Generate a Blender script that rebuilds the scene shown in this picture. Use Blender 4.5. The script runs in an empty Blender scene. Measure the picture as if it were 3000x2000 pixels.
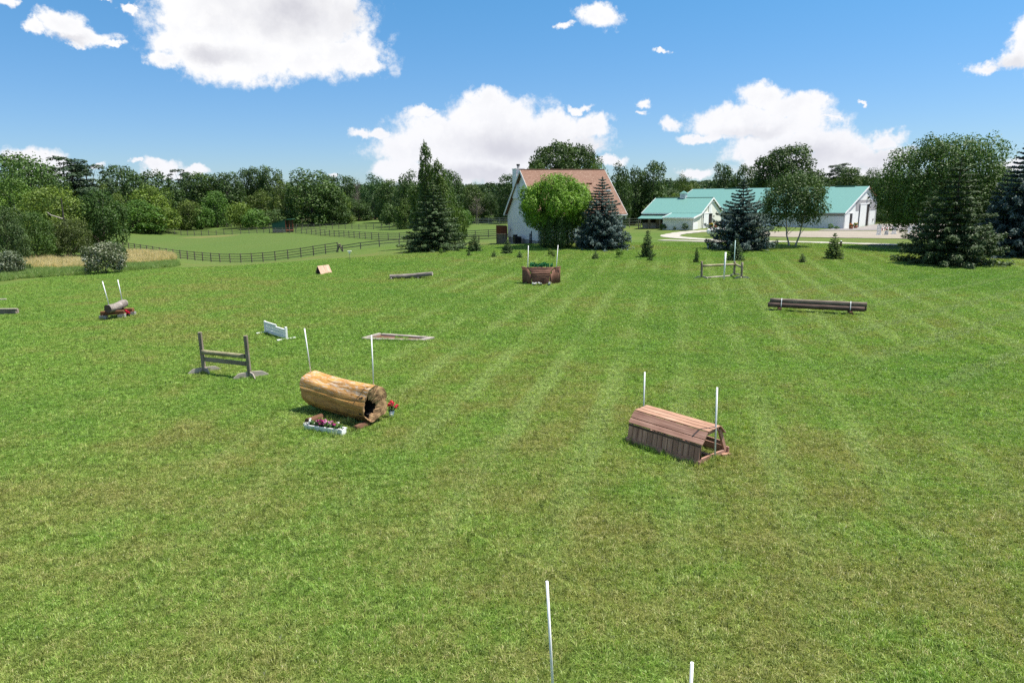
import bpy, bmesh, math, random
import numpy as np
from mathutils import Vector, Matrix, Euler

R = math.radians
random.seed(7)
rng = np.random.default_rng(7)
SC = bpy.context.scene
COL = SC.collection

# ------------------------------------------------------------------ camera
CAM_H, PITCH, ROLL, FOC = 5.3, 12.0, -0.7, 2000.0
cam_d = bpy.data.cameras.new('camera')
cam_d.sensor_width = 36.0
cam_d.lens = 24.0
cam_d.clip_start = 0.1
cam_d.clip_end = 6000.0
cam = bpy.data.objects.new('camera', cam_d)
COL.objects.link(cam)
CAM_ROT = Matrix.Rotation(R(90 - PITCH), 3, 'X') @ Matrix.Rotation(R(ROLL), 3, 'Z')
cam.matrix_world = Matrix.Translation((0, 0, CAM_H)) @ CAM_ROT.to_4x4()
SC.camera = cam

# ------------------------------------------------------------------ exposure
SC.view_settings.view_transform = 'Standard'
SC.view_settings.look = 'None'
SC.view_settings.exposure = 0.72
SC.view_settings.gamma = 1.0
SC.view_settings.use_curve_mapping = False
SC.cycles.use_denoising = False
SC.cycles.max_bounces = 6
SC.cycles.diffuse_bounces = 3
SC.cycles.glossy_bounces = 2
SC.cycles.transmission_bounces = 3
SC.cycles.transparent_max_bounces = 6
SC.cycles.sample_clamp_indirect = 4.0

# ------------------------------------------------------------------ sun
SUN_AZ, SUN_EL = 82.0, 65.0       # degrees clockwise from +Y (the way the camera looks), and up
sun_dir = Vector((math.sin(R(SUN_AZ)) * math.cos(R(SUN_EL)), math.cos(R(SUN_AZ)) * math.cos(R(SUN_EL)), math.sin(R(SUN_EL))))
sd = bpy.data.lights.new('sun', 'SUN')
sd.energy = 5.0
sd.angle = R(0.53)
sd.color = (1.0, 0.95, 0.87)
sun = bpy.data.objects.new('sun', sd)
COL.objects.link(sun)
sun.rotation_euler = sun_dir.to_track_quat('Z', 'Y').to_euler()
sun.location = (40, 40, 80)

# ------------------------------------------------------------------ node helper
class N:
    """tiny wrapper to write node trees"""
    def __init__(s, tree):
        s.t = tree
    def new(s, typ, **kw):
        n = s.t.nodes.new(typ)
        for k, v in kw.items():
            setattr(n, k, v)
        return n
    def link(s, a, b):
        s.t.links.new(a, b)
    def put(s, sock, v):
        if v is None:
            return
        if hasattr(v, 'is_output') or hasattr(v, 'node'):
            s.t.links.new(v, sock)
        else:
            try:
                sock.default_value = v
            except Exception:
                sock.default_value = (v, v, v)
    def math(s, op, a, b=None, c=None, clamp=False):
        n = s.new('ShaderNodeMath', operation=op)
        n.use_clamp = clamp
        s.put(n.inputs[0], a); s.put(n.inputs[1], b); s.put(n.inputs[2], c)
        return n.outputs[0]
    def vmath(s, op, a, b=None, c=None, out=0):
        n = s.new('ShaderNodeVectorMath', operation=op)
        s.put(n.inputs[0], a); s.put(n.inputs[1], b)
        if c is not None: s.put(n.inputs[2], c)
        return n.outputs[out]
    def noise(s, vec, scale, detail=3.0, rough=0.55, dist=0.0, out='Fac'):
        n = s.new('ShaderNodeTexNoise')
        s.put(n.inputs['Vector'], vec)
        n.inputs['Scale'].default_value = scale
        n.inputs['Detail'].default_value = detail
        n.inputs['Roughness'].default_value = rough
        n.inputs['Distortion'].default_value = dist
        return n.outputs[out]
    def ramp(s, fac, stops):
        n = s.new('ShaderNodeValToRGB')
        e = n.color_ramp.elements
        e[0].position, e[0].color = stops[0][0], tuple(stops[0][1]) + (1,)
        e[1].position, e[1].color = stops[-1][0], tuple(stops[-1][1]) + (1,)
        for p, c in stops[1:-1]:
            k = e.new(p); k.color = tuple(c) + (1,)
        s.put(n.inputs[0], fac)
        return n.outputs[0]
    def mix(s, fac, a, b, mode='MIX'):
        n = s.new('ShaderNodeMix', data_type='RGBA', blend_type=mode)
        s.put(n.inputs['Factor'], fac)
        for key, v in ((6, a), (7, b)):
            if isinstance(v, (tuple, list)) and len(v) == 3: v = tuple(v) + (1,)
            s.put(n.inputs[key], v)
        return n.outputs[2]
    def maprange(s, v, a, b, c=0.0, d=1.0, smooth=True):
        n = s.new('ShaderNodeMapRange')
        n.interpolation_type = 'SMOOTHSTEP' if smooth else 'LINEAR'
        s.put(n.inputs['Value'], v)
        n.inputs['From Min'].default_value = a; n.inputs['From Max'].default_value = b
        n.inputs['To Min'].default_value = c; n.inputs['To Max'].default_value = d
        return n.outputs[0]
    def mapping(s, vec, scale=(1, 1, 1), rot=(0, 0, 0)):
        n = s.new('ShaderNodeMapping')
        s.put(n.inputs['Vector'], vec)
        n.inputs['Scale'].default_value = scale
        n.inputs['Rotation'].default_value = rot
        return n.outputs[0]
    def bump(s, h, strength=0.3, dist=0.02):
        n = s.new('ShaderNodeBump')
        n.inputs['Strength'].default_value = strength
        n.inputs['Distance'].default_value = dist
        s.put(n.inputs['Height'], h)
        return n.outputs[0]

# ------------------------------------------------------------------ pixels of the 3000 x 2000 photograph as rays
def ray(px, py):
    return (CAM_ROT @ Vector(((px - 1500) / FOC, -(py - 1000) / FOC, -1.0))).normalized()
def P(px, py, y):
    """the point at forward distance y that the photograph shows at px, py"""
    d = ray(px, py)
    return Vector((0, 0, CAM_H)) + d * (y / d.y)

# ------------------------------------------------------------------ sky: Nishita air with cumulus
world = bpy.data.worlds.new('World')
SC.world = world
world.use_nodes = True
wt = world.node_tree
wt.nodes.clear()
w = N(wt)
sky = w.new('ShaderNodeTexSky', sky_type='NISHITA')
sky.sun_disc = False
sky.sun_elevation = R(SUN_EL)
sky.sun_rotation = R(SUN_AZ)
sky.altitude = 300
sky.air_density = 1.0
sky.dust_density = 0.25
sky.ozone_density = 3.2
gen = w.new('ShaderNodeTexCoord').outputs['Generated']
dirn = w.vmath('NORMALIZE', gen)
sep = w.new('ShaderNodeSeparateXYZ'); w.link(dirn, sep.inputs[0])
az = w.math('ARCTAN2', sep.outputs[0], sep.outputs[1])
el = w.math('ARCSINE', sep.outputs[2])
comb = w.new('ShaderNodeCombineXYZ'); w.link(az, comb.inputs[0]); w.link(el, comb.inputs[1])
warp1 = w.noise(dirn, 14.0, 6.0, 0.66, out='Color')
warp = w.vmath('MULTIPLY_ADD', warp1, (0.075, 0.055, 0.0), (-0.0375, -0.0275, 0.0))
uv = w.vmath('ADD', comb.outputs[0], warp)
# every cloud is a handful of rounded masses: x, y, half width, half height, fullness
LOBES = [
 (640,70,150,100,1),(800,40,220,120,1.05),(940,70,110,120,1),(560,150,100,60,1),(700,175,160,60,1),(870,175,180,52,1),
 (1000,160,100,55,1),(1075,185,38,26,1),(475,190,45,22,.95),(1000,10,70,36,.95),(520,80,60,50,.9),
 (185,78,56,38,1),(95,78,34,22,.95),(240,112,66,24,1),(325,127,22,9,.95),(205,130,32,13,.9),
 (5,10,34,18,.9),(300,2,26,8,.8),(372,22,20,13,.72),
 (1432,300,62,38,1),(1450,350,130,55,1),(1310,390,110,45,1),(1600,385,110,42,1),(1725,368,48,26,1),(1205,440,95,38,1),
 (1400,440,220,70,1.05),(1650,430,100,40,1),(1190,500,75,40,1),(1330,505,170,45,1),(1120,405,55,14,.78),(1050,400,55,14,.74),
 (1240,332,44,18,.78),(1690,315,38,10,.68),(1735,425,30,16,.85),
 (2240,280,66,34,1),(2335,305,85,36,1),(2150,350,105,38,1),(2300,362,115,36,1),(2070,398,60,15,.95),(2400,300,34,20,.95),
 (2255,440,100,58,1),(2400,425,85,42,1),(2500,450,85,42,1),(2590,412,52,30,.95),(2380,490,210,42,1),(2620,460,70,30,.95),
 (1985,362,42,22,.72),(1870,318,24,13,.76),(1875,342,30,9,.72),(2430,355,30,8,.7),
 (1752,45,60,34,.9),(1645,76,24,13,.75),(1940,157,23,9,.76),(2535,300,10,8,.8),
 (2880,203,54,20,.92),(2965,185,60,26,.95),(3020,130,60,70,.95),
 (110,462,75,34,.98),(150,470,60,30,.95),(480,492,60,22,.95),(570,506,50,14,.9),(400,480,28,9,.75),
 (1790,474,42,16,.92),(2035,514,52,15,.85),(980,512,20,8,.85),(2960,486,44,26,.85),(285,485,22,10,.75)]
field = None
for cx, cy, rx, ry, full in LOBES:
    d0 = ray(cx, cy)
    a0, e0 = math.atan2(d0.x, d0.y), math.asin(d0.z)
    d1, d2 = ray(cx + rx, cy), ray(cx, cy - ry)
    ra = abs(math.atan2(d1.x, d1.y) - a0) * 1.42
    re = abs(math.asin(d2.z) - e0) * 1.42
    q = w.vmath('MULTIPLY_ADD', uv, (1 / ra, 1 / re, 0.0), (-a0 / ra, -e0 / re, 0.0))
    f = w.math('SUBTRACT', full, w.vmath('LENGTH', q, out=1))
    field = f if field is None else w.math('MAXIMUM', field, f)
# the same kind of broken cumulus goes on round the rest of the sky, its cover raised for more fill light
plane = w.vmath('DIVIDE', dirn, w.math('MAXIMUM', sep.outputs[2], 0.06))
rest = w.noise(w.vmath('MULTIPLY', plane, (1, 1, 0)), 0.75, 5.0, 0.55)
away = w.math('MAXIMUM', w.maprange(w.math('ABSOLUTE', az), 0.72, 0.95), w.maprange(el, 0.42, 0.62))
rest = w.math('MULTIPLY', w.math('SUBTRACT', rest, 0.545), 5.0)
rest = w.math('SUBTRACT', rest, w.math('MULTIPLY', w.math('SUBTRACT', 1.0, away), 3.0))
field = w.math('MAXIMUM', field, rest)
n1 = w.noise(dirn, 30.0, 8.0, 0.66)
n2 = w.noise(dirn, 11.0, 5.0, 0.55)
dens = w.math('ADD', field, w.math('MULTIPLY', w.math('SUBTRACT', n1, 0.50), 1.5))
alpha = w.maprange(dens, -0.12, 0.40)
# shaded undersides of the big clouds
shade = None
for cx, cy, rx, ry, full in [(850, 40, 210, 75, 1), (640, 165, 90, 30, .8), (1500, 425, 170, 50, 1), (1420, 520, 190, 34, 1), (1700, 430, 60, 40, .7), (2200, 378, 110, 20, .9), (2380, 460, 150, 40, .9), (2560, 470, 110, 30, .8), (2960, 200, 60, 25, .6), (180, 118, 60, 14, .6)]:
    d0 = ray(cx, cy); a0, e0 = math.atan2(d0.x, d0.y), math.asin(d0.z)
    d1, d2 = ray(cx + rx, cy), ray(cx, cy - ry)
    ra = abs(math.atan2(d1.x, d1.y) - a0); re = abs(math.asin(d2.z) - e0)
    q = w.vmath('MULTIPLY_ADD', uv, (1 / ra, 1 / re, 0.0), (-a0 / ra, -e0 / re, 0.0))
    f = w.math('MULTIPLY', w.maprange(w.vmath('LENGTH', q, out=1), 1.5, 0.2), full)
    shade = f if shade is None else w.math('MAXIMUM', shade, f)
shade = w.math('MAXIMUM', shade, w.math('MULTIPLY', w.maprange(rest, 0.5, 1.2), away))
deep = w.math('MULTIPLY', shade, w.maprange(n2, 0.30, 0.62, 0.25, 1.0))
billow = w.math('MULTIPLY', w.maprange(n1, 0.62, 0.40), w.maprange(dens, 0.1, 0.9))
ccol = w.mix(w.math('MULTIPLY', billow, 0.30), (0.62, 0.62, 0.625), (0.45, 0.46, 0.505))
ccol = w.mix(w.math('MULTIPLY', deep, 0.95), ccol, (0.375, 0.375, 0.415))
lowhaze = w.maprange(el, 0.20, 0.02, 0.0, 0.35)
ccol = w.mix(lowhaze, ccol, (0.50, 0.51, 0.57))
tint = w.new('ShaderNodeMix', data_type='RGBA', blend_type='MULTIPLY')
tint.inputs['Factor'].default_value = 1.0
w.link(sky.outputs[0], tint.inputs[6])
w.link(w.mix(w.maprange(el, 0.02, 0.34), (0.39, 0.49, 0.635), (0.31, 0.61, 0.725)), tint.inputs[7])
bg1 = w.new('ShaderNodeBackground'); w.link(tint.outputs[2], bg1.inputs[0]); bg1.inputs[1].default_value = 0.125
bg2 = w.new('ShaderNodeBackground'); w.link(ccol, bg2.inputs[0]); bg2.inputs[1].default_value = 1.0
up = w.maprange(sep.outputs[2], -0.01, 0.01)
mx = w.new('ShaderNodeMixShader'); w.link(w.math('MULTIPLY', alpha, up), mx.inputs[0]); w.link(bg1.outputs[0], mx.inputs[1]); w.link(bg2.outputs[0], mx.inputs[2])
wo = w.new('ShaderNodeOutputWorld'); w.link(mx.outputs[0], wo.inputs[0])
world.cycles.sampling_method = 'MANUAL'
world.cycles.sample_map_resolution = 1024

# ------------------------------------------------------------------ materials
MATS = {}
def material(name):
    m = bpy.data.materials.new(name)
    m.use_nodes = True
    t = m.node_tree
    t.nodes.clear()
    n = N(t)
    bs = n.new('ShaderNodeBsdfPrincipled')
    out = n.new('ShaderNodeOutputMaterial')
    n.link(bs.outputs[0], out.inputs[0])
    bs.inputs['Specular IOR Level'].default_value = 0.3
    MATS[name] = m
    return n, bs, out
def c4(c): return tuple(c) + (1.0,)

def plain(name, col, rough=0.6, var=0.12, scale=6.0, bump=0.0, metallic=0.0, spec=0.3, dirt=None):
    n, bs, out = material(name)
    co = n.new('ShaderNodeTexCoord').outputs['Object']
    f = n.noise(co, scale, 5.0, 0.6)
    lo = tuple(max(0, c * (1 - var)) for c in col); hi = tuple(min(1, c * (1 + var)) for c in col)
    colr = n.ramp(f, [(0.3, lo), (0.7, hi)])
    if dirt:
        g = n.maprange(n.noise(co, scale * 0.45, 4.0, 0.65), 0.52, 0.72)
        colr = n.mix(n.math('MULTIPLY', g, 0.6), colr, dirt)
    n.link(colr, bs.inputs['Base Color'])
    bs.inputs['Roughness'].default_value = rough
    bs.inputs['Metallic'].default_value = metallic
    bs.inputs['Specular IOR Level'].default_value = spec
    if bump: n.link(n.bump(f, bump, 0.02), bs.inputs['Normal'])
    return MATS[name]

def wood(name, dark, mid, light, grain=26.0, rough=0.85, moss=None, per_piece=0.22, crack=0.5):
    """weathered timber: grain runs along the piece's own x axis"""
    n, bs, out = material(name)
    co = n.new('ShaderNodeTexCoord').outputs['Object']
    oi = n.new('ShaderNodeObjectInfo')
    shift = n.vmath('MULTIPLY_ADD', oi.outputs['Random'], (7.0, 3.0, 5.0), co)
    g = n.noise(n.mapping(shift, (0.9, grain, grain)), 1.0, 5.0, 0.6, 0.3)
    blot = n.noise(n.mapping(shift, (1.5, 4.0, 4.0)), 1.3, 4.0, 0.6)
    col = n.ramp(n.math('ADD', n.math('MULTIPLY', g, 0.62), n.math('MULTIPLY', blot, 0.38)), [(0.32, dark), (0.5, mid), (0.68, light)])
    ck = n.maprange(n.noise(n.mapping(shift, (0.55, grain * 1.7, grain * 1.7)), 1.0, 3.0, 0.5), 0.63, 0.70)
    col = n.mix(n.math('MULTIPLY', ck, crack), col, tuple(c * 0.25 for c in dark))
    if moss:
        mm = n.maprange(n.noise(shift, 5.0, 5.0, 0.65), 0.5, 0.68)
        col = n.mix(n.math('MULTIPLY', mm, 0.55), col, moss)
    bri = n.math('MULTIPLY_ADD', oi.outputs['Random'], per_piece, 1.0 - per_piece / 2)
    col = n.vmath('MULTIPLY', col, n.vmath('ADD', (0, 0, 0), bri))
    n.link(col, bs.inputs['Base Color'])
    bs.inputs['Roughness'].default_value = rough
    bs.inputs['Specular IOR Level'].default_value = 0.2
    n.link(n.bump(g, 0.5, 0.006), bs.inputs['Normal'])
    return MATS[name]

M_WHITE = plain('white_paint', (0.80, 0.80, 0.79), 0.5, 0.04, 9.0, dirt=(0.62, 0.61, 0.56))
M_PVC = plain('white_plastic_pipe', (0.82, 0.82, 0.83), 0.35, 0.03, 12.0, spec=0.5)
M_TEALPVC = plain('pale_teal_pipe', (0.55, 0.76, 0.72), 0.4, 0.05, 9.0, spec=0.5)
M_BLACK = plain('black_metal', (0.02, 0.02, 0.022), 0.5, 0.2, 9.0)
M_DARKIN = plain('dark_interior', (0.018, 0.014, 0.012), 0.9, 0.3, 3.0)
M_CONCRETE = plain('pale_concrete', (0.36, 0.34, 0.31), 0.9, 0.18, 14.0, bump=0.4)
M_BLOCK = plain('grey_concrete_block', (0.30, 0.28, 0.26), 0.9, 0.25, 18.0, bump=0.5)
M_RED = plain('red_petal', (0.62, 0.02, 0.05), 0.6, 0.35, 30.0)
M_PINKRED = plain('coral_red_petal', (0.72, 0.05, 0.08), 0.6, 0.35, 30.0)
M_MAGENTA = plain('magenta_petal', (0.38, 0.04, 0.16), 0.6, 0.5, 30.0)
M_PINK = plain('pink_petal', (0.62, 0.26, 0.42), 0.6, 0.4, 30.0)
M_WPETAL = plain('white_petal', (0.80, 0.78, 0.74), 0.6, 0.08, 30.0)
M_YELLOW = plain('yellow_petal', (0.60, 0.42, 0.04), 0.6, 0.3, 30.0)
M_ORANGE = plain('orange_petal', (0.60, 0.20, 0.03), 0.6, 0.3, 30.0)
M_TERRA = plain('terracotta', (0.36, 0.13, 0.08), 0.8, 0.2, 14.0)
M_BLUECAP = plain('blue_plastic', (0.02, 0.14, 0.42), 0.5, 0.1, 9.0)
M_REDRAIL = plain('faded_red_paint', (0.50, 0.10, 0.09), 0.6, 0.15, 9.0)
M_STRAP = plain('white_strap', (0.72, 0.75, 0.74), 0.6, 0.05, 9.0)
M_WCOOP = wood('reddish_stained_board', (0.22, 0.110, 0.078), (0.37, 0.205, 0.150), (0.52, 0.325, 0.245), 30.0, per_piece=0.36)
M_WCOOPTOP = wood('sunbleached_reddish_board', (0.23, 0.118, 0.076), (0.37, 0.215, 0.142), (0.53, 0.365, 0.262), 26.0)
M_GREYWOOD = wood('weathered_grey_timber', (0.115, 0.09, 0.068), (0.235, 0.19, 0.148), (0.38, 0.325, 0.265), 24.0, moss=(0.12, 0.135, 0.05))
M_GREYPALE = wood('silvery_grey_timber', (0.24, 0.205, 0.17), (0.40, 0.345, 0.295), (0.56, 0.50, 0.43), 24.0)
M_MOSSRAIL = wood('mossy_round_rail', (0.15, 0.135, 0.07), (0.31, 0.275, 0.17), (0.48, 0.43, 0.29), 22.0, moss=(0.15, 0.16, 0.055))
M_DARKLOG = wood('dark_creosote_log', (0.040, 0.026, 0.021), (0.10, 0.068, 0.054), (0.20, 0.145, 0.118), 20.0)
M_DARKLOGTOP = wood('weathered_dark_log', (0.07, 0.052, 0.041), (0.18, 0.142, 0.112), (0.38, 0.32, 0.26), 20.0)
M_BARKLOG = wood('grey_barked_log', (0.085, 0.072, 0.062), (0.21, 0.18, 0.158), (0.40, 0.35, 0.315), 14.0)
M_TIE = wood('brown_railway_tie', (0.06, 0.027, 0.014), (0.17, 0.078, 0.037), (0.34, 0.17, 0.085), 22.0)
M_BRUSHBOX = wood('brown_half_log', (0.075, 0.035, 0.023), (0.17, 0.085, 0.058), (0.30, 0.17, 0.12), 20.0)
M_STUMP = wood('red_brown_log_end', (0.06, 0.028, 0.016), (0.14, 0.07, 0.042), (0.24, 0.14, 0.09), 18.0)
M_FENCE = wood('fence_board', (0.095, 0.082, 0.058), (0.19, 0.168, 0.122), (0.29, 0.262, 0.2), 12.0)
M_POST = wood('fence_post', (0.10, 0.09, 0.065), (0.185, 0.17, 0.13), (0.28, 0.26, 0.205), 12.0)
M_PALEFENCE = wood('pale_fence_board', (0.22, 0.19, 0.17), (0.36, 0.32, 0.29), (0.5, 0.46, 0.42), 12.0)
M_REDSTAIN = wood('red_brown_stained_board', (0.07, 0.022, 0.012), (0.15, 0.05, 0.028), (0.24, 0.095, 0.055), 16.0)
M_WHITISH = wood('whitish_flaking_timber', (0.17, 0.135, 0.11), (0.35, 0.305, 0.265), (0.54, 0.49, 0.45), 20.0)
M_PLY = wood('sunbleached_plywood', (0.40, 0.25, 0.18), (0.52, 0.34, 0.25), (0.62, 0.44, 0.34), 10.0)

def log_mat():
    n, bs, out = material('golden_debarked_log')
    co = n.new('ShaderNodeTexCoord').outputs['Object']
    at = n.new('ShaderNodeAttribute', attribute_name='lat')      # lengthwise, around, radius
    lv = at.outputs['Vector']
    g = n.noise(n.mapping(lv, (1.3, 26.0, 1.0)), 1.0, 6.0, 0.62, 0.35)
    bl = n.noise(n.mapping(lv, (2.2, 3.2, 1.0)), 1.1, 5.0, 0.62)
    col = n.ramp(n.math('ADD', n.math('MULTIPLY', g, 0.45), n.math('MULTIPLY', bl, 0.55)),
                 [(0.28, (0.13, 0.055, 0.015)), (0.42, (0.34, 0.158, 0.036)), (0.56, (0.54, 0.285, 0.075)), (0.72, (0.68, 0.44, 0.18))])
    se = n.new('ShaderNodeSeparateXYZ'); n.link(co, se.inputs[0])
    pale = n.math('MULTIPLY', n.maprange(n.noise(n.mapping(lv, (5.0, 14.0, 1.0)), 1.0, 6.0, 0.7), 0.50, 0.60), n.maprange(se.outputs[2], 0.55, 0.80))
    col = n.mix(n.math('MULTIPLY', pale, 0.85), col, (0.56, 0.50, 0.42))
    lowb = n.maprange(n.noise(n.mapping(lv, (3.0, 9.0, 1.0)), 1.0, 5.0, 0.7), 0.36, 0.60)
    col = n.mix(n.math('MULTIPLY', lowb, n.maprange(se.outputs[2], 0.60, 0.15, 0.0, 0.9)), col, (0.10, 0.052, 0.028))
    ck = n.maprange(n.noise(n.mapping(lv, (0.55, 13.0, 1.0)), 1.0, 2.0, 0.5), 0.655, 0.69)
    col = n.mix(n.math('MULTIPLY', ck, 0.8), col, (0.03, 0.016, 0.008))
    n.link(col, bs.inputs['Base Color'])
    bs.inputs['Roughness'].default_value = 0.62
    n.link(n.bump(n.math('ADD', g, bl), 0.45, 0.02), bs.inputs['Normal'])
    return MATS['golden_debarked_log']
M_LOG = log_mat()
def logend_mat():
    n, bs, out = material('sawn_log_end')
    co = n.new('ShaderNodeTexCoord').outputs['Object']
    at = n.new('ShaderNodeAttribute', attribute_name='lat').outputs['Vector']
    se = n.new('ShaderNodeSeparateXYZ'); n.link(at, se.inputs[0])
    rings = n.math('SINE', n.math('MULTIPLY', se.outputs[2], 110.0))
    bl = n.noise(co, 9.0, 6.0, 0.65)
    col = n.ramp(n.math('ADD', bl, n.math('MULTIPLY', rings, 0.035)), [(0.34, (0.10, 0.055, 0.030)), (0.48, (0.27, 0.16, 0.080)), (0.62, (0.44, 0.28, 0.14))])
    rad = n.maprange(n.noise(n.mapping(at, (0.6, 6.0, 0.5)), 1.0, 2.0, 0.5), 0.62, 0.67)
    col = n.mix(n.math('MULTIPLY', rad, 0.7), col, (0.02, 0.012, 0.008))
    n.link(col, bs.inputs['Base Color'])
    bs.inputs['Roughness'].default_value = 0.8
    n.link(n.bump(bl, 0.5, 0.02), bs.inputs['Normal'])
    return MATS['sawn_log_end']
M_LOGEND = logend_mat()

def siding(name, col, spacing, axis=2, depth=0.012, var=0.05, rough=0.55):
    """lapped or ribbed boards too fine to pick apart: relief by bump"""
    n, bs, out = material(name)
    co = n.new('ShaderNodeTexCoord').outputs['Object']
    se = n.new('ShaderNodeSeparateXYZ'); n.link(co, se.inputs[0])
    saw = n.math('FRACT', n.math('DIVIDE', se.outputs[axis], spacing))
    f = n.noise(co, 2.2, 5.0, 0.6)
    colr = n.ramp(f, [(0.3, tuple(c * (1 - var) for c in col)), (0.7, tuple(min(1, c * (1 + var)) for c in col))])
    gap = n.maprange(saw, 0.0, 0.10, 1.0, 0.0)
    colr = n.mix(n.math('MULTIPLY', gap, 0.35), colr, tuple(c * 0.45 for c in col))
    n.link(colr, bs.inputs['Base Color'])
    bs.inputs['Roughness'].default_value = rough
    if depth: n.link(n.bump(saw, 0.25, depth), bs.inputs['Normal'])
    return MATS[name]
M_SIDING = siding('white_lap_siding', (0.84, 0.84, 0.86), 0.115, 2, 0)
M_BARNWALL = siding('cream_barn_panel', (0.78, 0.77, 0.68), 0.23, 0, 0)
M_ARENAWALL = siding('white_ribbed_panel', (0.76, 0.75, 0.76), 0.23, 0, 0)
M_ARENAGABLE = siding('white_gable_panel', (0.76, 0.77, 0.74), 0.23, 1, 0)
M_BARNGABLE = siding('cream_gable_panel', (0.72, 0.71, 0.62), 0.23, 1, 0)
M_GREYPANEL = siding('grey_translucent_panel', (0.34, 0.33, 0.33), 0.23, 0, 0)
M_TEALROOF = siding('teal_metal_roof', (0.125, 0.265, 0.228), 0.45, 0, 0, 0.05, 0.45)
M_GREENROOF = siding('dark_green_metal', (0.025, 0.10, 0.07), 0.3, 0, 0.01)

def shingle_mat():
    n, bs, out = material('rust_brown_shingles')
    co = n.new('ShaderNodeTexCoord').outputs['Object']
    br = n.new('ShaderNodeTexBrick')
    n.link(n.mapping(co, (1, 1, 1)), br.inputs['Vector'])
    br.inputs['Color1'].default_value = (0.205, 0.122, 0.084, 1)
    br.inputs['Color2'].default_value = (0.262, 0.165, 0.116, 1)
    br.inputs['Mortar'].default_value = (0.15, 0.065, 0.045, 1)
    br.inputs['Scale'].default_value = 1.0
    br.inputs['Brick Width'].default_value = 0.30
    br.inputs['Row Height'].default_value = 0.145
    br.inputs['Mortar Size'].default_value = 0.012
    sp = n.maprange(n.noise(n.mapping(co, (5.0, 7.0, 1)), 1.0, 2.0, 0.5), 0.58, 0.68)
    col = n.mix(n.math('MULTIPLY', sp, 0.5), br.outputs['Color'], (0.44, 0.31, 0.245))
    st = n.noise(co, 0.5, 3.0, 0.6)
    col = n.mix(n.maprange(st, 0.35, 0.7, 0.0, 0.28), col, (0.20, 0.09, 0.06))
    n.link(col, bs.inputs['Base Color'])
    bs.inputs['Roughness'].default_value = 0.9
    n.link(n.bump(br.outputs['Fac'], -0.5, 0.01), bs.inputs['Normal'])
    return MATS['rust_brown_shingles']
M_SHINGLE = shingle_mat()

def glass_mat():
    n, bs, out = material('window_glass')
    bs.inputs['Base Color'].default_value = (0.03, 0.035, 0.04, 1)
    bs.inputs['Roughness'].default_value = 0.06
    bs.inputs['Specular IOR Level'].default_value = 0.8
    return MATS['window_glass']
M_GLASS = glass_mat()

def foliage(name, col, var=0.35, trans=0.28, use_color=True, tipcol=None):
    """leaves: each leaf has its own tone (attribute 'tone'), each tree its own tint (object colour)"""
    n, bs, out = material(name)
    at = n.new('ShaderNodeAttribute', attribute_name='tone').outputs['Fac']
    oi = n.new('ShaderNodeObjectInfo')
    lo = tuple(c * (1 - var) for c in col); hi = tuple(c * (1 + var) for c in col)
    hi = (hi[0] * 1.15, hi[1] * 1.05, hi[2] * 0.9)
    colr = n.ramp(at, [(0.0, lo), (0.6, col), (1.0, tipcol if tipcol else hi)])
    if use_color: colr = n.vmath('MULTIPLY', colr, oi.outputs['Color'])
    n.link(colr, bs.inputs['Base Color'])
    bs.inputs['Roughness'].default_value = 0.55
    bs.inputs['Specular IOR Level'].default_value = 0.25
    tr = n.new('ShaderNodeBsdfTranslucent')
    n.link(n.vmath('MULTIPLY', colr, (1.25, 1.35, 0.6)), tr.inputs[0])
    ms = n.new('ShaderNodeMixShader'); ms.inputs[0].default_value = trans
    n.link(bs.outputs[0], ms.inputs[1]); n.link(tr.outputs[0], ms.inputs[2])
    n.link(ms.outputs[0], out.inputs[0])
    return MATS[name]
M_LEAF = foliage('broad_leaves', (0.056, 0.098, 0.026), 0.4, 0.2)
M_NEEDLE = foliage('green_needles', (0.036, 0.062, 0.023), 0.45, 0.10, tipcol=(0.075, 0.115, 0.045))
M_BLUENEEDLE = foliage('blue_green_needles', (0.040, 0.068, 0.056), 0.5, 0.08, tipcol=(0.155, 0.215, 0.195))
M_SILVERLEAF = foliage('silvery_leaves', (0.10, 0.135, 0.06), 0.5, 0.2, tipcol=(0.62, 0.62, 0.52))
M_BARK = plain('grey_bark', (0.10, 0.082, 0.066), 0.95, 0.35, 8.0, bump=0.6)
M_BIRCHBARK = plain('pale_birch_bark', (0.42, 0.37, 0.32), 0.8, 0.35, 9.0)
M_TWIG = plain('bare_grey_twig', (0.19, 0.155, 0.135), 0.95, 0.25, 8.0)
M_TEALBRUSH = foliage('bright_green_brush', (0.03, 0.18, 0.075), 0.45, 0.2, False)
M_GREENLEAF = foliage('flower_leaves', (0.07, 0.15, 0.04), 0.4, 0.25, False)

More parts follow.
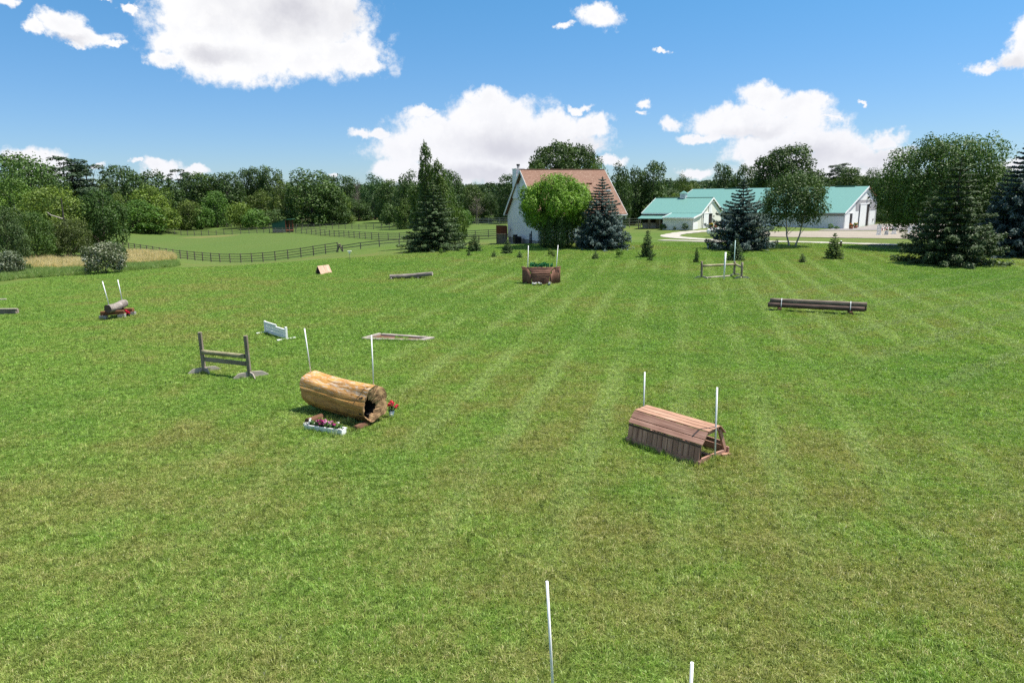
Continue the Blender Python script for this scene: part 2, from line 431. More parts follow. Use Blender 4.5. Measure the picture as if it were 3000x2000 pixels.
# ------------------------------------------------------------------ terrain: a smooth sheet through surveyed points
CTRL = []
for x in (-60, -40, -24, -10, 0, 10, 24, 40, 60):
    for y in (-60, -20, 5, 20, 34):
        CTRL.append((x, y, 0.0))
for x in (-18, -6, 6, 20, 35, 48): CTRL.append((x, 46, 0.0))
for px, py, y in [
    (0, 835, 45), (300, 803, 51), (150, 765, 68), (450, 750, 80), (600, 790, 53), (800, 775, 57), (520, 772, 74), (640, 780, 70), (750, 780, 68), (850, 769, 68), (940, 758, 70), (690, 776, 79), (1000, 760, 60), (1250, 735, 66),
    (356, 734, 104), (506, 755, 97), (626, 768, 91), (708, 770, 89), (797, 765, 87), (896, 752, 86), (945, 745, 85), (1005, 737, 84),
    (1100, 724, 83), (1190, 717, 83), (1450, 708, 83), (1490, 713, 78), (1590, 716, 69), (1700, 708, 76), (1830, 700, 82), (1960, 692, 88),
    (2030, 674, 95), (2090, 667, 103), (2120, 662, 108), (1885, 671, 101), (2473, 671, 108), (2564, 658, 121.7), (2500, 712, 70), (2250, 707, 74), (2800, 722, 64), (2950, 735, 60),
    (650, 716, 124), (560, 712, 130), (640, 692, 148), (500, 690, 160), (757, 683, 152), (884, 683, 144), (970, 692, 132), (1092, 702, 117), (1150, 704, 114), (1270, 700, 112), (1420, 696, 108), (850, 712, 118),
    (507, 667, 200), (660, 666, 188), (757, 669, 178), (942, 671, 164), (1090, 672, 155), (1186, 670, 150), (1410, 657, 150), (1050, 641, 222), (600, 650, 215), (850, 650, 205), (300, 668, 160), (100, 700, 120), (2200, 660, 135)]:
    p = P(px, py, y)
    CTRL.append((p.x, p.y, p.z))
for x, y, z in [(-150, 60, -1.5), (-110, 20, -0.8), (-130, 130, -1.5), (-160, 230, -1), (-60, 300, -1), (60, 300, -1), (160, 230, -1), (140, 130, -0.8), (120, 60, -.3), (110, 0, 0), (0, -150, 0), (-120, -120, 0), (120, -120, 0), (-260, 300, -1), (260, 300, -1), (300, 60, -.5), (-300, 60, -1)]:
    CTRL.append((x, y, z))
CT = np.array(CTRL, float)
def _k(d2): return 0.5 * d2 * np.log(d2 + 1e-9)
def _fit(lam=1.5):
    n = len(CT)
    d2 = ((CT[:, None, :2] - CT[None, :, :2]) ** 2).sum(2)
    A = np.zeros((n + 3, n + 3)); A[:n, :n] = _k(d2) + lam * np.eye(n)
    Pm = np.c_[np.ones(n), CT[:, :2]]
    A[:n, n:] = Pm; A[n:, :n] = Pm.T
    return np.linalg.solve(A, np.r_[CT[:, 2], 0, 0, 0])
TW = _fit()
def sstep(a, b, x):
    t = np.clip((x - a) / (b - a), 0, 1)
    return t * t * (3 - 2 * t)
def terrain(x, y):
    x = np.atleast_1d(np.asarray(x, float)); y = np.atleast_1d(np.asarray(y, float))
    z = np.zeros(len(x))
    n = len(CT)
    for i in range(0, len(x), 20000):
        xs, ys = x[i:i + 20000], y[i:i + 20000]
        d2 = (xs[:, None] - CT[None, :, 0]) ** 2 + (ys[:, None] - CT[None, :, 1]) ** 2
        z[i:i + 20000] = _k(d2) @ TW[:n] + TW[n] + TW[n + 1] * xs + TW[n + 2] * ys
    z = np.clip(z, -5, 3)
    d = np.hypot(x, y)
    b = sstep(230, 340, d)
    hill = 10 * sstep(430, 900, d) * (0.8 + 0.25 * np.sin(x * 0.0045 + 0.6) + 0.12 * np.sin(x * 0.013 + y * 0.004))
    hill = hill * sstep(-200, 250, y)
    return z * (1 - b) + b * (-1.0 + hill)
def tz(x, y): return float(terrain(x, y)[0])
def G(px, py):
    """where the line of sight through a pixel meets the ground"""
    d = ray(px, py)
    ts = np.concatenate([np.linspace(3, 60, 600), np.linspace(60.1, 320, 1300)])
    X, Y, Z = d.x * ts, d.y * ts, CAM_H + d.z * ts
    g = terrain(X, Y)
    k = np.argmax(Z < g)
    if Z[k] >= g[k]: k = len(ts) - 1
    t0, t1 = ts[max(k - 1, 0)], ts[k]
    for _ in range(30):
        tm = (t0 + t1) / 2
        if CAM_H + d.z * tm < tz(d.x * tm, d.y * tm): t1 = tm
        else: t0 = tm
    return Vector((d.x * t1, d.y * t1, CAM_H + d.z * t1))
def ground(x, y): return Vector((x, y, tz(x, y)))
def above(base, px, py):
    """the point seen at px, py that is as far off as base"""
    return P(px, py, base.y)

# ------------------------------------------------------------------ objects
def link(o, parent=None):
    COL.objects.link(o)
    if parent is not None: o.parent = parent
    return o
def tag(o, label, cat, group=None):
    o['label'] = label; o['category'] = cat
    if group: o['group'] = group
    return o
def thing(name, label, cat, loc=(0, 0, 0), rz=0.0, group=None):
    o = bpy.data.objects.new(name, None)
    o.empty_display_size = 0.2
    link(o)
    o.location = loc
    o.rotation_euler = (0, 0, rz)
    return tag(o, label, cat, group)
def mesh_obj(name, me, mat, parent=None):
    if mat is not None and len(me.materials) == 0: me.materials.append(mat)
    o = bpy.data.objects.new(name, me)
    return link(o, parent)
def setting(o, kind='structure'):
    o['kind'] = kind
    return o

def np_mesh(name, V, F, smooth=False, attrs=None):
    """V (n,3), F (m,k) all polygons with k corners"""
    V = np.ascontiguousarray(V, dtype=np.float32); F = np.ascontiguousarray(F, dtype=np.int32)
    me = bpy.data.meshes.new(name)
    me.vertices.add(len(V)); me.vertices.foreach_set('co', V.ravel())
    m, k = F.shape
    me.loops.add(m * k); me.loops.foreach_set('vertex_index', F.ravel())
    me.polygons.add(m)
    me.polygons.foreach_set('loop_start', np.arange(0, m * k, k, dtype=np.int32))
    me.polygons.foreach_set('loop_total', np.full(m, k, dtype=np.int32))
    me.update(calc_edges=True)
    if smooth: me.polygons.foreach_set('use_smooth', np.ones(m, dtype=bool))
    for an, (typ, arr) in (attrs or {}).items():
        a = me.attributes.new(an, typ, 'POINT')
        a.data.foreach_set('value' if typ == 'FLOAT' else 'vector', np.ascontiguousarray(arr, dtype=np.float32).ravel())
    return me

class MB:
    """collects faces of ONE part"""
    def __init__(s): s.v = []; s.f = []
    def quad(s, *pts):
        i = len(s.v); s.v += [tuple(p) for p in pts]; s.f.append(tuple(range(i, i + len(pts))))
        return s
    def box(s, c, size, rot=None):
        i = len(s.v); hx, hy, hz = (k / 2 for k in size)
        for dx, dy, dz in ((-1, -1, -1), (1, -1, -1), (1, 1, -1), (-1, 1, -1), (-1, -1, 1), (1, -1, 1), (1, 1, 1), (-1, 1, 1)):
            q = Vector((dx * hx, dy * hy, dz * hz))
            if rot is not None: q = rot @ q
            s.v.append(tuple(q + Vector(c)))
        for f in ((3, 2, 1, 0), (4, 5, 6, 7), (0, 1, 5, 4), (1, 2, 6, 5), (2, 3, 7, 6), (3, 0, 4, 7)): s.f.append(tuple(i + k for k in f))
        return s
    def prism(s, prof, y0, y1, axis='Y'):
        """profile (a, z) pairs counter-clockwise, drawn along an axis"""
        i = len(s.v); n = len(prof)
        for y in (y0, y1):
            for a, z in prof: s.v.append((a, y, z) if axis == 'Y' else (y, a, z))
        s.f.append(tuple(i + k for k in range(n))); s.f.append(tuple(i + n + k for k in reversed(range(n))))
        for k in range(n):
            j = (k + 1) % n; s.f.append((i + j, i + k, i + n + k, i + n + j))
        return s
    def tube(s, p0, p1, r0, r1=None, n=10, cap=True):
        r1 = r0 if r1 is None else r1
        p0, p1 = Vector(p0), Vector(p1); ax = (p1 - p0).normalized()
        u = ax.orthogonal().normalized(); v = ax.cross(u); i = len(s.v)
        for p, r in ((p0, r0), (p1, r1)):
            for k in range(n):
                a = 2 * math.pi * k / n
                s.v.append(tuple(p + u * (r * math.cos(a)) + v * (r * math.sin(a))))
        for k in range(n):
            j = (k + 1) % n; s.f.append((i + k, i + j, i + n + j, i + n + k))
        if cap:
            s.f.append(tuple(i + k for k in reversed(range(n)))); s.f.append(tuple(i + n + k for k in range(n)))
        return s
    def build(s, name, mat, parent=None, smooth=False):
        me = bpy.data.meshes.new(name)
        me.from_pydata(s.v, [], s.f); me.update()
        if smooth:
            me.polygons.foreach_set('use_smooth', np.ones(len(me.polygons), dtype=bool))
        o = mesh_obj(name, me, mat, parent)
        return o

def bevel(o, wdt=0.01, seg=1):
    bm = bmesh.new(); bm.from_mesh(o.data)
    bmesh.ops.remove_doubles(bm, verts=bm.verts, dist=1e-5)
    bmesh.ops.recalc_face_normals(bm, faces=bm.faces)
    bmesh.ops.bevel(bm, geom=list(bm.edges), offset=wdt, segments=seg, affect='EDGES', clamp_overlap=True)
    bm.to_mesh(o.data); bm.free()
    return o

def frame(p0, p1, up=(0, 0, 1)):
    p0, p1 = Vector(p0), Vector(p1)
    x = (p1 - p0).normalized(); upv = Vector(up)
    y = upv.cross(x)
    if y.length < 1e-4: y = Vector((0, 1, 0)).cross(x)
    y.normalize(); z = x.cross(y)
    return Matrix((x, y, z)).transposed().to_4x4()
def board(name, p0, p1, wid, thick, mat, parent, up=(0, 0, 1), bev=0.006, wob=0.0):
    """a sawn piece from p0 to p1: wid across, thick along up"""
    L = (Vector(p1) - Vector(p0)).length
    b = MB(); b.box((0, 0, 0), (L, wid, thick))
    if wob:
        b.v = [tuple(c + random.uniform(-wob, wob) for c in q) for q in b.v]
    o = b.build(name, mat, parent)
    if bev: bevel(o, bev)
    mtx = frame(p0, p1, up); mtx.translation = (Vector(p0) + Vector(p1)) / 2
    o.matrix_local = mtx
    return o
def rod(name, p0, p1, r0, mat, parent=None, r1=None, n=12, rough=0.0, rings=2):
    """a round piece from p0 to p1, its grain along x"""
    r1 = r0 if r1 is None else r1
    L = (Vector(p1) - Vector(p0)).length
    V = []; F = []
    for i in range(rings):
        t = i / (rings - 1); r = r0 + (r1 - r0) * t
        for k in range(n):
            a = 2 * math.pi * k / n
            rr = r * (1 + random.uniform(-rough, rough))
            V.append((L * (t - 0.5), rr * math.cos(a), rr * math.sin(a)))
    for i in range(rings - 1):
        for k in range(n):
            j = (k + 1) % n
            F.append((i * n + k, i * n + j, (i + 1) * n + j, (i + 1) * n + k))
    F.append(tuple(reversed(range(n)))); F.append(tuple((rings - 1) * n + k for k in range(n)))
    F = [tuple(reversed(f)) for f in F]
    me = bpy.data.meshes.new(name); me.from_pydata(V, [], F); me.update()
    sm = np.ones(len(me.polygons), dtype=bool); sm[-2:] = False
    me.polygons.foreach_set('use_smooth', sm)
    o = mesh_obj(name, me, mat, parent)
    mtx = frame(p0, p1); mtx.translation = (Vector(p0) + Vector(p1)) / 2
    o.matrix_local = mtx
    return o

# ------------------------------------------------------------------ the ground sheet
def lawn_colour(n, pos, blade=None):
    """mown lawn: olive and straw where it is dry, deeper green further off, mowing lanes whose blade sheen is painted as paler bands, tan where worn"""
    sp = n.new('ShaderNodeSeparateXYZ'); n.link(pos, sp.inputs[0])
    X, Y = sp.outputs[0], sp.outputs[1]
    flat = n.vmath('MULTIPLY', pos, (1, 1, 0))
    big = n.noise(flat, 0.085, 4.0, 0.55)
    mid = n.noise(flat, 0.55, 4.0, 0.6)
    fine = n.noise(flat, 3.2, 3.0, 0.6)
    dry = n.math('ADD', n.math('ADD', n.math('MULTIPLY', big, 0.80), n.math('MULTIPLY', mid, 0.55)), n.math('MULTIPLY', fine, 0.18))
    dry = n.math('ADD', dry, n.maprange(Y, 4.0, 30.0, 0.075, -0.02))
    col = n.ramp(dry, [(0.56, (0.112, 0.200, 0.034)), (0.74, (0.152, 0.228, 0.044)), (0.88, (0.188, 0.215, 0.056)), (1.0, (0.225, 0.222, 0.072))])
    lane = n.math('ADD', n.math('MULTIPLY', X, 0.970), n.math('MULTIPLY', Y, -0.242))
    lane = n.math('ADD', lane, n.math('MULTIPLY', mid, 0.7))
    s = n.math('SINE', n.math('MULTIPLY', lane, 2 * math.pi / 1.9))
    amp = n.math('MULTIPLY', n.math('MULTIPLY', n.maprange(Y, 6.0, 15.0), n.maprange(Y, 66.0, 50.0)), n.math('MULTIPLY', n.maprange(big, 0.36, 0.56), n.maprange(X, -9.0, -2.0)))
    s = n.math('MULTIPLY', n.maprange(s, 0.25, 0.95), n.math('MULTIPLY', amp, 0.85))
    col = n.mix(s, col, (0.215, 0.275, 0.085))  # sheen of blades leaning along the lanes, painted in as a paler colour
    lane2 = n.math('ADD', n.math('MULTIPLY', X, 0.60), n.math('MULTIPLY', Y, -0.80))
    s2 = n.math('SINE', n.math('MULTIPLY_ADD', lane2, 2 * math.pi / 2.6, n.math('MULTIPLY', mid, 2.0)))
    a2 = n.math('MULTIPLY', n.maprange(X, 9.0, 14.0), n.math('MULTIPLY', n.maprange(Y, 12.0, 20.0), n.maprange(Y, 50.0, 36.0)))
    col = n.mix(n.math('MULTIPLY', n.maprange(s2, 0.5, 0.98), n.math('MULTIPLY', a2, 0.6)), col, (0.185, 0.235, 0.085))  # second set of lanes at the right, blade sheen painted in too
    # hayish, unmown ground in the paddocks and behind the lawn
    far = n.maprange(Y, 58.0, 75.0)
    hay = n.maprange(n.noise(flat, 0.09, 5.0, 0.6), 0.42, 0.70)
    streak = n.noise(n.mapping(flat, (0.16, 1.1, 1.0), (0, 0, 0.15)), 1.0, 4.0, 0.65)
    col = n.mix(n.math('MULTIPLY', far, n.math('MULTIPLY', hay, 0.38)), col, (0.20, 0.22, 0.085))
    col = n.mix(n.math('MULTIPLY', far, n.maprange(streak, 0.55, 0.72, 0.0, 0.34)), col, (0.25, 0.245, 0.12))
    pad = n.math('MULTIPLY', n.maprange(Y, 76.0, 92.0), n.maprange(X, 6.0, -4.0))
    col = n.mix(n.math('MULTIPLY', pad, 0.75), col, (0.125, 0.20, 0.045))
    return col, X, Y, flat, mid, fine

WORN = []      # (x, y, radius) of bare, straw-coloured spots, filled in below
def ground_mat():
    n, bs, out = material('mown_grass_ground')
    pos = n.new('ShaderNodeNewGeometry').outputs['Position']
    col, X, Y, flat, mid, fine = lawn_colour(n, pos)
    for (x, y, rx, ry, st) in WORN:
        d = n.vmath('LENGTH', n.vmath('MULTIPLY', n.vmath('SUBTRACT', flat, (x, y, 0)), (1 / rx, 1 / ry, 0)), out=1)
        d = n.math('ADD', d, n.math('MULTIPLY', n.math('SUBTRACT', mid, 0.5), 1.2))
        col = n.mix(n.math('MULTIPLY', n.maprange(d, 1.1, 0.5), st), col, (0.36, 0.26, 0.12))
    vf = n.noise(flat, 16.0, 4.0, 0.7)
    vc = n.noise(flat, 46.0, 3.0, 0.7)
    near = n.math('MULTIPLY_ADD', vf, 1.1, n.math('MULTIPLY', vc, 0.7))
    col = n.vmath('MULTIPLY', col, n.vmath('ADD', (0, 0, 0), n.maprange(near, 0.45, 1.35, 0.40, 0.86, False)))  # darkened overall: the grass's shade on itself is put into the colour
    n.link(col, bs.inputs['Base Color'])
    bs.inputs['Roughness'].default_value = 0.9
    bs.inputs['Specular IOR Level'].default_value = 0.1
    n.link(n.bump(near, 0.55, 0.05), bs.inputs['Normal'])
    return MATS['mown_grass_ground']
p = G(85, 909); WORN.append((p.x, p.y, 0.75, 0.5, 0.9))
p = G(2100, 1345); WORN.append((p.x, p.y, 0.8, 0.5, 0.45))
p = G(1010, 762); WORN.append((p.x, p.y, 5.0, 4.0, 0.25))
p = G(615, 693); WORN.append((p.x, p.y, 7.0, 6.0, 0.40))
p = G(1655, 736); WORN.append((p.x, p.y, 1.2, 1.0, 0.8))
p = G(1140, 641); WORN.append((p.x, p.y + 14, 22.0, 16.0, 0.9))
p = G(855, 648); WORN.append((p.x, p.y + 10, 16.0, 10.0, 0.6))
tx = 40 * np.sinh(np.linspace(-4.35, 4.35, 270))
ty = 30 + 50 * np.sinh(np.linspace(-1.9, 4.5, 310))
gx, gy = np.meshgrid(tx, ty)
gz = terrain(gx.ravel(), gy.ravel())
ii = np.arange(len(tx) * len(ty)).reshape(len(ty), len(tx))
F = np.stack([ii[:-1, :-1], ii[:-1, 1:], ii[1:, 1:], ii[1:, :-1]], -1).reshape(-1, 4)
gm = np_mesh('ground', np.c_[gx.ravel(), gy.ravel(), gz], F, True)
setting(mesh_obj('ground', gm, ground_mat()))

# ------------------------------------------------------------------ lanes of gravel, sand and the yard, laid on the ground
def drape(name, near, far, mat, lift=0.03, nu=None, nv=6):
    near = [Vector(p) for p in near]; far = [Vector(p) for p in far]
    def resample(pts, n):
        d = [0]
        for a, b in zip(pts, pts[1:]): d.append(d[-1] + (b - a).length)
        o = []
        for t in np.linspace(0, d[-1], n):
            i = min(max(np.searchsorted(d, t) - 1, 0), len(pts) - 2)
            f = (t - d[i]) / max(d[i + 1] - d[i], 1e-6)
            o.append(pts[i].lerp(pts[i + 1], f))
        return o
    nu = nu or 60
    a, b = resample(near, nu), resample(far, nu)
    X = np.array([[a[i].lerp(b[i], j / nv)[:2] for i in range(nu)] for j in range(nv + 1)])
    wob = 0.25 * np.sin(np.arange(nu) * 1.7) + 0.15 * np.sin(np.arange(nu) * 0.63 + 1)
    X[0, :, 1] -= wob * 0.6; X[-1, :, 1] += wob * 0.6
    Z = terrain(X[..., 0].ravel(), X[..., 1].ravel()) + lift
    ii = np.arange(nu * (nv + 1)).reshape(nv + 1, nu)
    F = np.stack([ii[:-1, :-1], ii[:-1, 1:], ii[1:, 1:], ii[1:, :-1]], -1).reshape(-1, 4)
    me = np_mesh(name, np.c_[X.reshape(-1, 2), Z], F, True)
    return setting(mesh_obj(name, me, mat))
def strip(name, pts, width, mat, lift=0.03):
    pts = [Vector((p[0], p[1], 0)) for p in pts]
    # smooth the centre line
    for _ in range(3):
        q = [pts[0]]
        for a, b in zip(pts, pts[1:]): q += [a.lerp(b, .25), a.lerp(b, .75)]
        pts = q + [pts[-1]]
    L, Rr = [], []
    for i, p in enumerate(pts):
        t = (pts[min(i + 1, len(pts) - 1)] - pts[max(i - 1, 0)]).normalized()
        nrm = Vector((-t.y, t.x, 0))
        L.append(p + nrm * width / 2); Rr.append(p - nrm * width / 2)
    return drape(name, Rr, L, mat, lift, nu=max(60, len(pts)), nv=3)
def earth(name, a, b, scale, bumpd=0.02):
    n, bs, out = material(name)
    pos = n.new('ShaderNodeNewGeometry').outputs['Position']
    f = n.noise(pos, scale, 6.0, 0.65)
    g = n.noise(n.mapping(pos, (0.12, 1.0, 1.0)), 0.9, 4.0, 0.6)
    n.link(n.ramp(n.math('ADD', n.math('MULTIPLY', f, 0.6), n.math('MULTIPLY', g, 0.4)), [(0.35, a), (0.65, b)]), bs.inputs['Base Color'])
    bs.inputs['Roughness'].default_value = 0.95
    n.link(n.bump(f, 0.5, bumpd), bs.inputs['Normal'])
    return MATS[name]
M_GRAVEL = earth('pale_gravel', (0.30, 0.28, 0.235), (0.46, 0.435, 0.375), 5.0)
M_SAND = earth('arena_sand', (0.225, 0.193, 0.15), (0.33, 0.288, 0.23), 2.5, 0.06)
M_YARD = earth('grey_yard_gravel', (0.18, 0.162, 0.152), (0.28, 0.255, 0.24), 2.0)
g2 = lambda a: G(*a)
strip('gravel_drive', [g2(q) for q in ((1936, 704), (2010, 706), (2075, 709), (2250, 707.5), (2450, 712), (2650, 719), (2850, 727), (3060, 737))], 1.9, M_GRAVEL, 0.05)
strip('gravel_loop', [g2(q) for q in ((2120, 675), (2068, 677), (2010, 681), (1965, 688), (1960, 693), (2005, 698), (2080, 703), (2160, 706))], 2.4, M_GRAVEL, 0.04)
drape('riding_arena_sand', [g2(q) for q in ((2170, 692), (2300, 695), (2500, 698), (2760, 702), (3060, 708))], [g2(q) for q in ((2180, 681), (2330, 678.5), (2480, 677), (2700, 676), (3060, 676))], M_SAND, 0.045)
drape('barn_yard', [g2(q) for q in ((2395, 676), (2480, 675.5), (2600, 675), (2800, 674), (3060, 674))], [g2(q) for q in ((2440, 671), (2520, 666), (2572, 657), (2800, 656), (3060, 657))], M_YARD, 0.05)

# ------------------------------------------------------------------ leaves
def unit(v): return v / np.maximum(np.linalg.norm(v, axis=-1, keepdims=True), 1e-9)
def leaf_quads(C, Nrm, size, aspect=0.6, axis=None, rg=rng, fold=0.0):
    """one small pointed leaf face at each centre; returns V, F"""
    n = len(C)
    size = np.broadcast_to(np.asarray(size, float), (n,))
    a = rg.normal(size=(n, 3)) if axis is None else axis + 0.25 * rg.normal(size=(n, 3))
    t = unit(a - (a * Nrm).sum(1, keepdims=True) * Nrm)
    b = np.cross(Nrm, t)
    s = size[:, None]
    V = np.stack([C - t * s * 0.5, C + b * s * aspect * 0.5 - t * s * 0.05, C + t * s * 0.5, C - b * s * aspect * 0.5 - t * s * 0.05], 1)
    if fold: V[:, 1::2] += Nrm[:, None, :] * s[:, None, :] * fold
    return V.reshape(-1, 3), np.arange(4 * n).reshape(n, 4)
def leaf_mesh(name, C, Nrm, size, tone, **kw):
    V, F = leaf_quads(C, Nrm, size, **kw)
    return np_mesh(name, V, F, False, {'tone': ('FLOAT', np.repeat(np.clip(tone, 0, 1), 4))})
def ball_leaves(name, centre, radius, n, size, mat, parent, squash=(1, 1, 1), rg=rng, shell=0.5, upb=0.3):
    d = unit(rg.normal(size=(n, 3)))
    C = np.array(centre) + d * (shell + (1 - shell) * rg.random((n, 1))) * radius * np.array(squash)
    Nn = unit(d + 0.7 * rg.normal(size=(n, 3)) + np.array([0, 0, upb]))
    me = leaf_mesh(name, C, Nn, size * (0.7 + 0.6 * rg.random(n)), rg.random(n), aspect=0.75)
    return mesh_obj(name, me, mat, parent)

# ------------------------------------------------------------------ flag poles
def flag_pole(label, base, top, dia, mat=None, group='white marker poles'):
    t = rod('marker_pole', base, top, dia / 2, mat or M_PVC, None, n=10)
    tag(t, label, 'pole', group)
    return t
def pole_from(px, py, h, lean=(0, 0)):
    """a pole whose tip shows at px, py and stands h tall on the flat lawn"""
    d = ray(px, py); k = (h - CAM_H) / d.z
    tip = Vector((0, 0, CAM_H)) + d * k
    return Vector((tip.x + lean[0], tip.y + lean[1], tz(tip.x, tip.y) - 0.05)), tip
b_, t_ = pole_from(1602.5, 1702, 1.52, (0.075, 0.0))
flag_pole('tallest-looking white pole in the foreground, at the bottom centre of the lawn', b_, t_, 0.029)
b_, t_ = pole_from(2027.5, 1940, 1.52, (0.0, 0.0))
flag_pole('white pole whose tip just shows at the bottom edge, right of centre', b_, t_, 0.029)

# ------------------------------------------------------------------ the big hollow log
def big_log():
    base = Vector((-3.30, 15.55, tz(-3.3, 15.5)))
    a = Vector((0.80, -0.60, 0)).normalized()          # towards the near, right-hand end
    L = 2.34
    t = thing('hollow_log', 'huge golden debarked hollow log with a dark cavity in its near end', 'log', base)
    nr, na = 64, 120
    V = []; LAT = []; F = []
    def centre(s):                                     # s 0 far end .. 1 near end
        u = s - 0.62
        lift = 0.47 + (0.10 * (u / 0.62) ** 2 if u < 0 else 0.045 * (u / 0.38) ** 2)
        p = a * (L * (s - 1.0))
        return Vector((p.x, p.y, lift)) + Vector((0.06 * math.sin(s * 2.6), 0.09 * math.sin(s * 2.6), 0))
    side = Vector((-a.y, a.x, 0))
    rr = random.Random(3)
    ph = [rr.uniform(0, 6.28) for _ in range(12)]
    def radius(s, th):
        r = 0.405 + 0.03 * math.cos(2 * th + ph[0] + s) + 0.018 * math.cos(3 * th + ph[1] - 2 * s) + 0.012 * math.cos(5 * th + ph[2] + 4 * s) + 0.006 * math.cos(11 * th + ph[3] + 3 * s)
        r += 0.012 * max(0, 0.22 - s) / 0.22 - 0.008 * math.exp(-((s - 0.5) / 0.2) ** 2)
        # a knotty stub underneath near the far end
        r += 0.17 * math.exp(-((s - 0.16) / 0.06) ** 2 - ((math.remainder(th - 3.85, 2 * math.pi)) / 0.30) ** 2)
        r += 0.06 * math.exp(-((s - 0.07) / 0.05) ** 2 - ((math.remainder(th - 4.3, 2 * math.pi)) / 0.25) ** 2)
        # drying cracks along the grain
        for tc, s0, s1, d in ((2.60, 0.0, 0.55, 0.04), (3.20, 0.02, 1.0, 0.055), (2.05, 0.55, 1.0, 0.02), (1.2, 0.3, 1.0, 0.02), (0.3, 0.0, 1.0, 0.02), (5.5, 0.0, 0.8, 0.02)):
            if s0 <= s <= s1:
                e = math.remainder(th - tc - 0.05 * math.sin(s * 7 + tc), 2 * math.pi)
                r -= d * math.exp(-(e / 0.030) ** 2)
        return r
    # th: 0 is the log's right side seen from the far end, pi/2 up; the far end is sawn aslant
    def bevel_far(s, th): return 0.20 * max(0.0, -math.sin(th - 0.4)) * max(0.0, 1 - s / 0.25)
    for i in range(nr + 1):
        s = i / nr; c = centre(s)
        for k in range(na):
            th = 2 * math.pi * k / na
            r = radius(s, th)
            endw = 0.02 * math.sin(5 * th + 1) if i == nr else 0.0
            q = c + side * (r * math.cos(th)) * -1 + Vector((0, 0, 1)) * (r * math.sin(th)) + a * (endw + bevel_far(s, th))
            V.append(tuple(q)); LAT.append((s * L, th, r))
    for i in range(nr):
        for k in range(na):
            j = (k + 1) % na
            F.append((i * na + k, i * na + j, (i + 1) * na + j, (i + 1) * na + k))
    body = mesh_obj('trunk', np_mesh('trunk', np.array(V), np.array(F), True, {'lat': ('FLOAT_VECTOR', np.array(LAT))}), M_LOG, t)
    def end(name, s, sgn, hole):
        c = centre(s); V = []; LAT = []; F = []
        rings = 9
        hr = random.Random(11)
        hp = [hr.uniform(0, 6.28) for _ in range(8)]
        hole_c = (-0.40, -0.16)        # in units of the radius: towards the camera's left, a little low
        for i in range(rings + 1):
            f = i / rings
            for k in range(na):
                th = 2 * math.pi * k / na
                R0 = radius(s, th)
                ox, oy = math.cos(th) * R0, math.sin(th) * R0
                if hole:
                    hh = 0.205 + 0.045 * math.cos(3 * th + hp[0]) + 0.025 * math.cos(7 * th + hp[1]) + 0.016 * math.cos(13 * th + hp[2]) + 0.01 * math.cos(23 * th + hp[3])
                    ix, iy = 0.42 * hole_c[0] * -1 + hh * math.cos(th) * 0.84, 0.42 * hole_c[1] + hh * math.sin(th) * 1.12
                else:
                    ix, iy = 0.0, 0.0
                x, y = ox + (ix - ox) * f, oy + (iy - oy) * f
                dep = 0.004 * math.sin(9 * th + 3 * f * 4) * f * (1 - f) * 3
                dep -= 0.05 * math.exp(-((math.remainder(th - 0.6, 2 * math.pi)) / 0.05) ** 2) * (1 - f) + 0.05 * math.exp(-((math.remainder(th - 1.9, 2 * math.pi)) / 0.04) ** 2) * (1 - f)
                if hole: dep -= 0.06 * f ** 3
                if i == 0: dep = 0.02 * math.sin(5 * th + 1) if s == 1 else 0.0
                q = c - side * x + Vector((0, 0, y)) + a * (dep * sgn + (bevel_far(0, th) * (1 - f) if s == 0 else 0.0))
                V.append(tuple(q)); LAT.append((f, th, math.hypot(x, y)))
        for i in range(rings):
            for k in range(na):
                j = (k + 1) % na
                F.append((i * na + k, i * na + j, (i + 1) * na + j, (i + 1) * na + k) if sgn > 0 else (i * na + j, i * na + k, (i + 1) * na + k, (i + 1) * na + j))
        o = mesh_obj(name, np_mesh(name, np.array(V), np.array(F), False, {'lat': ('FLOAT_VECTOR', np.array(LAT))}), M_LOGEND, t)
        if hole:
            # the rotten hollow runs back into the trunk
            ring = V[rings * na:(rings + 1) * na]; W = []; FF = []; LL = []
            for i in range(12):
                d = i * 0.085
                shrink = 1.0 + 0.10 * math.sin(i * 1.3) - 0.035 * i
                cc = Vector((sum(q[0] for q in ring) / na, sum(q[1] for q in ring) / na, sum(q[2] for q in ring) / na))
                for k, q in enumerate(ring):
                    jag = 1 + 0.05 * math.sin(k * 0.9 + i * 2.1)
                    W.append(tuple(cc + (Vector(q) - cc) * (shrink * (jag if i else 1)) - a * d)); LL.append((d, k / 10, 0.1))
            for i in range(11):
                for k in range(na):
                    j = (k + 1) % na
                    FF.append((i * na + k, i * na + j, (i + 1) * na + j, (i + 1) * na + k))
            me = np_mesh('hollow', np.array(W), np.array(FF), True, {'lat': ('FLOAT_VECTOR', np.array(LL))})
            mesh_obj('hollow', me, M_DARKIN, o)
    end('sawn_end', 1.0, 1, True)
    end('far_end', 0.0, -1, False)
    return base, a, centre
log_base, log_a, log_c = big_log()
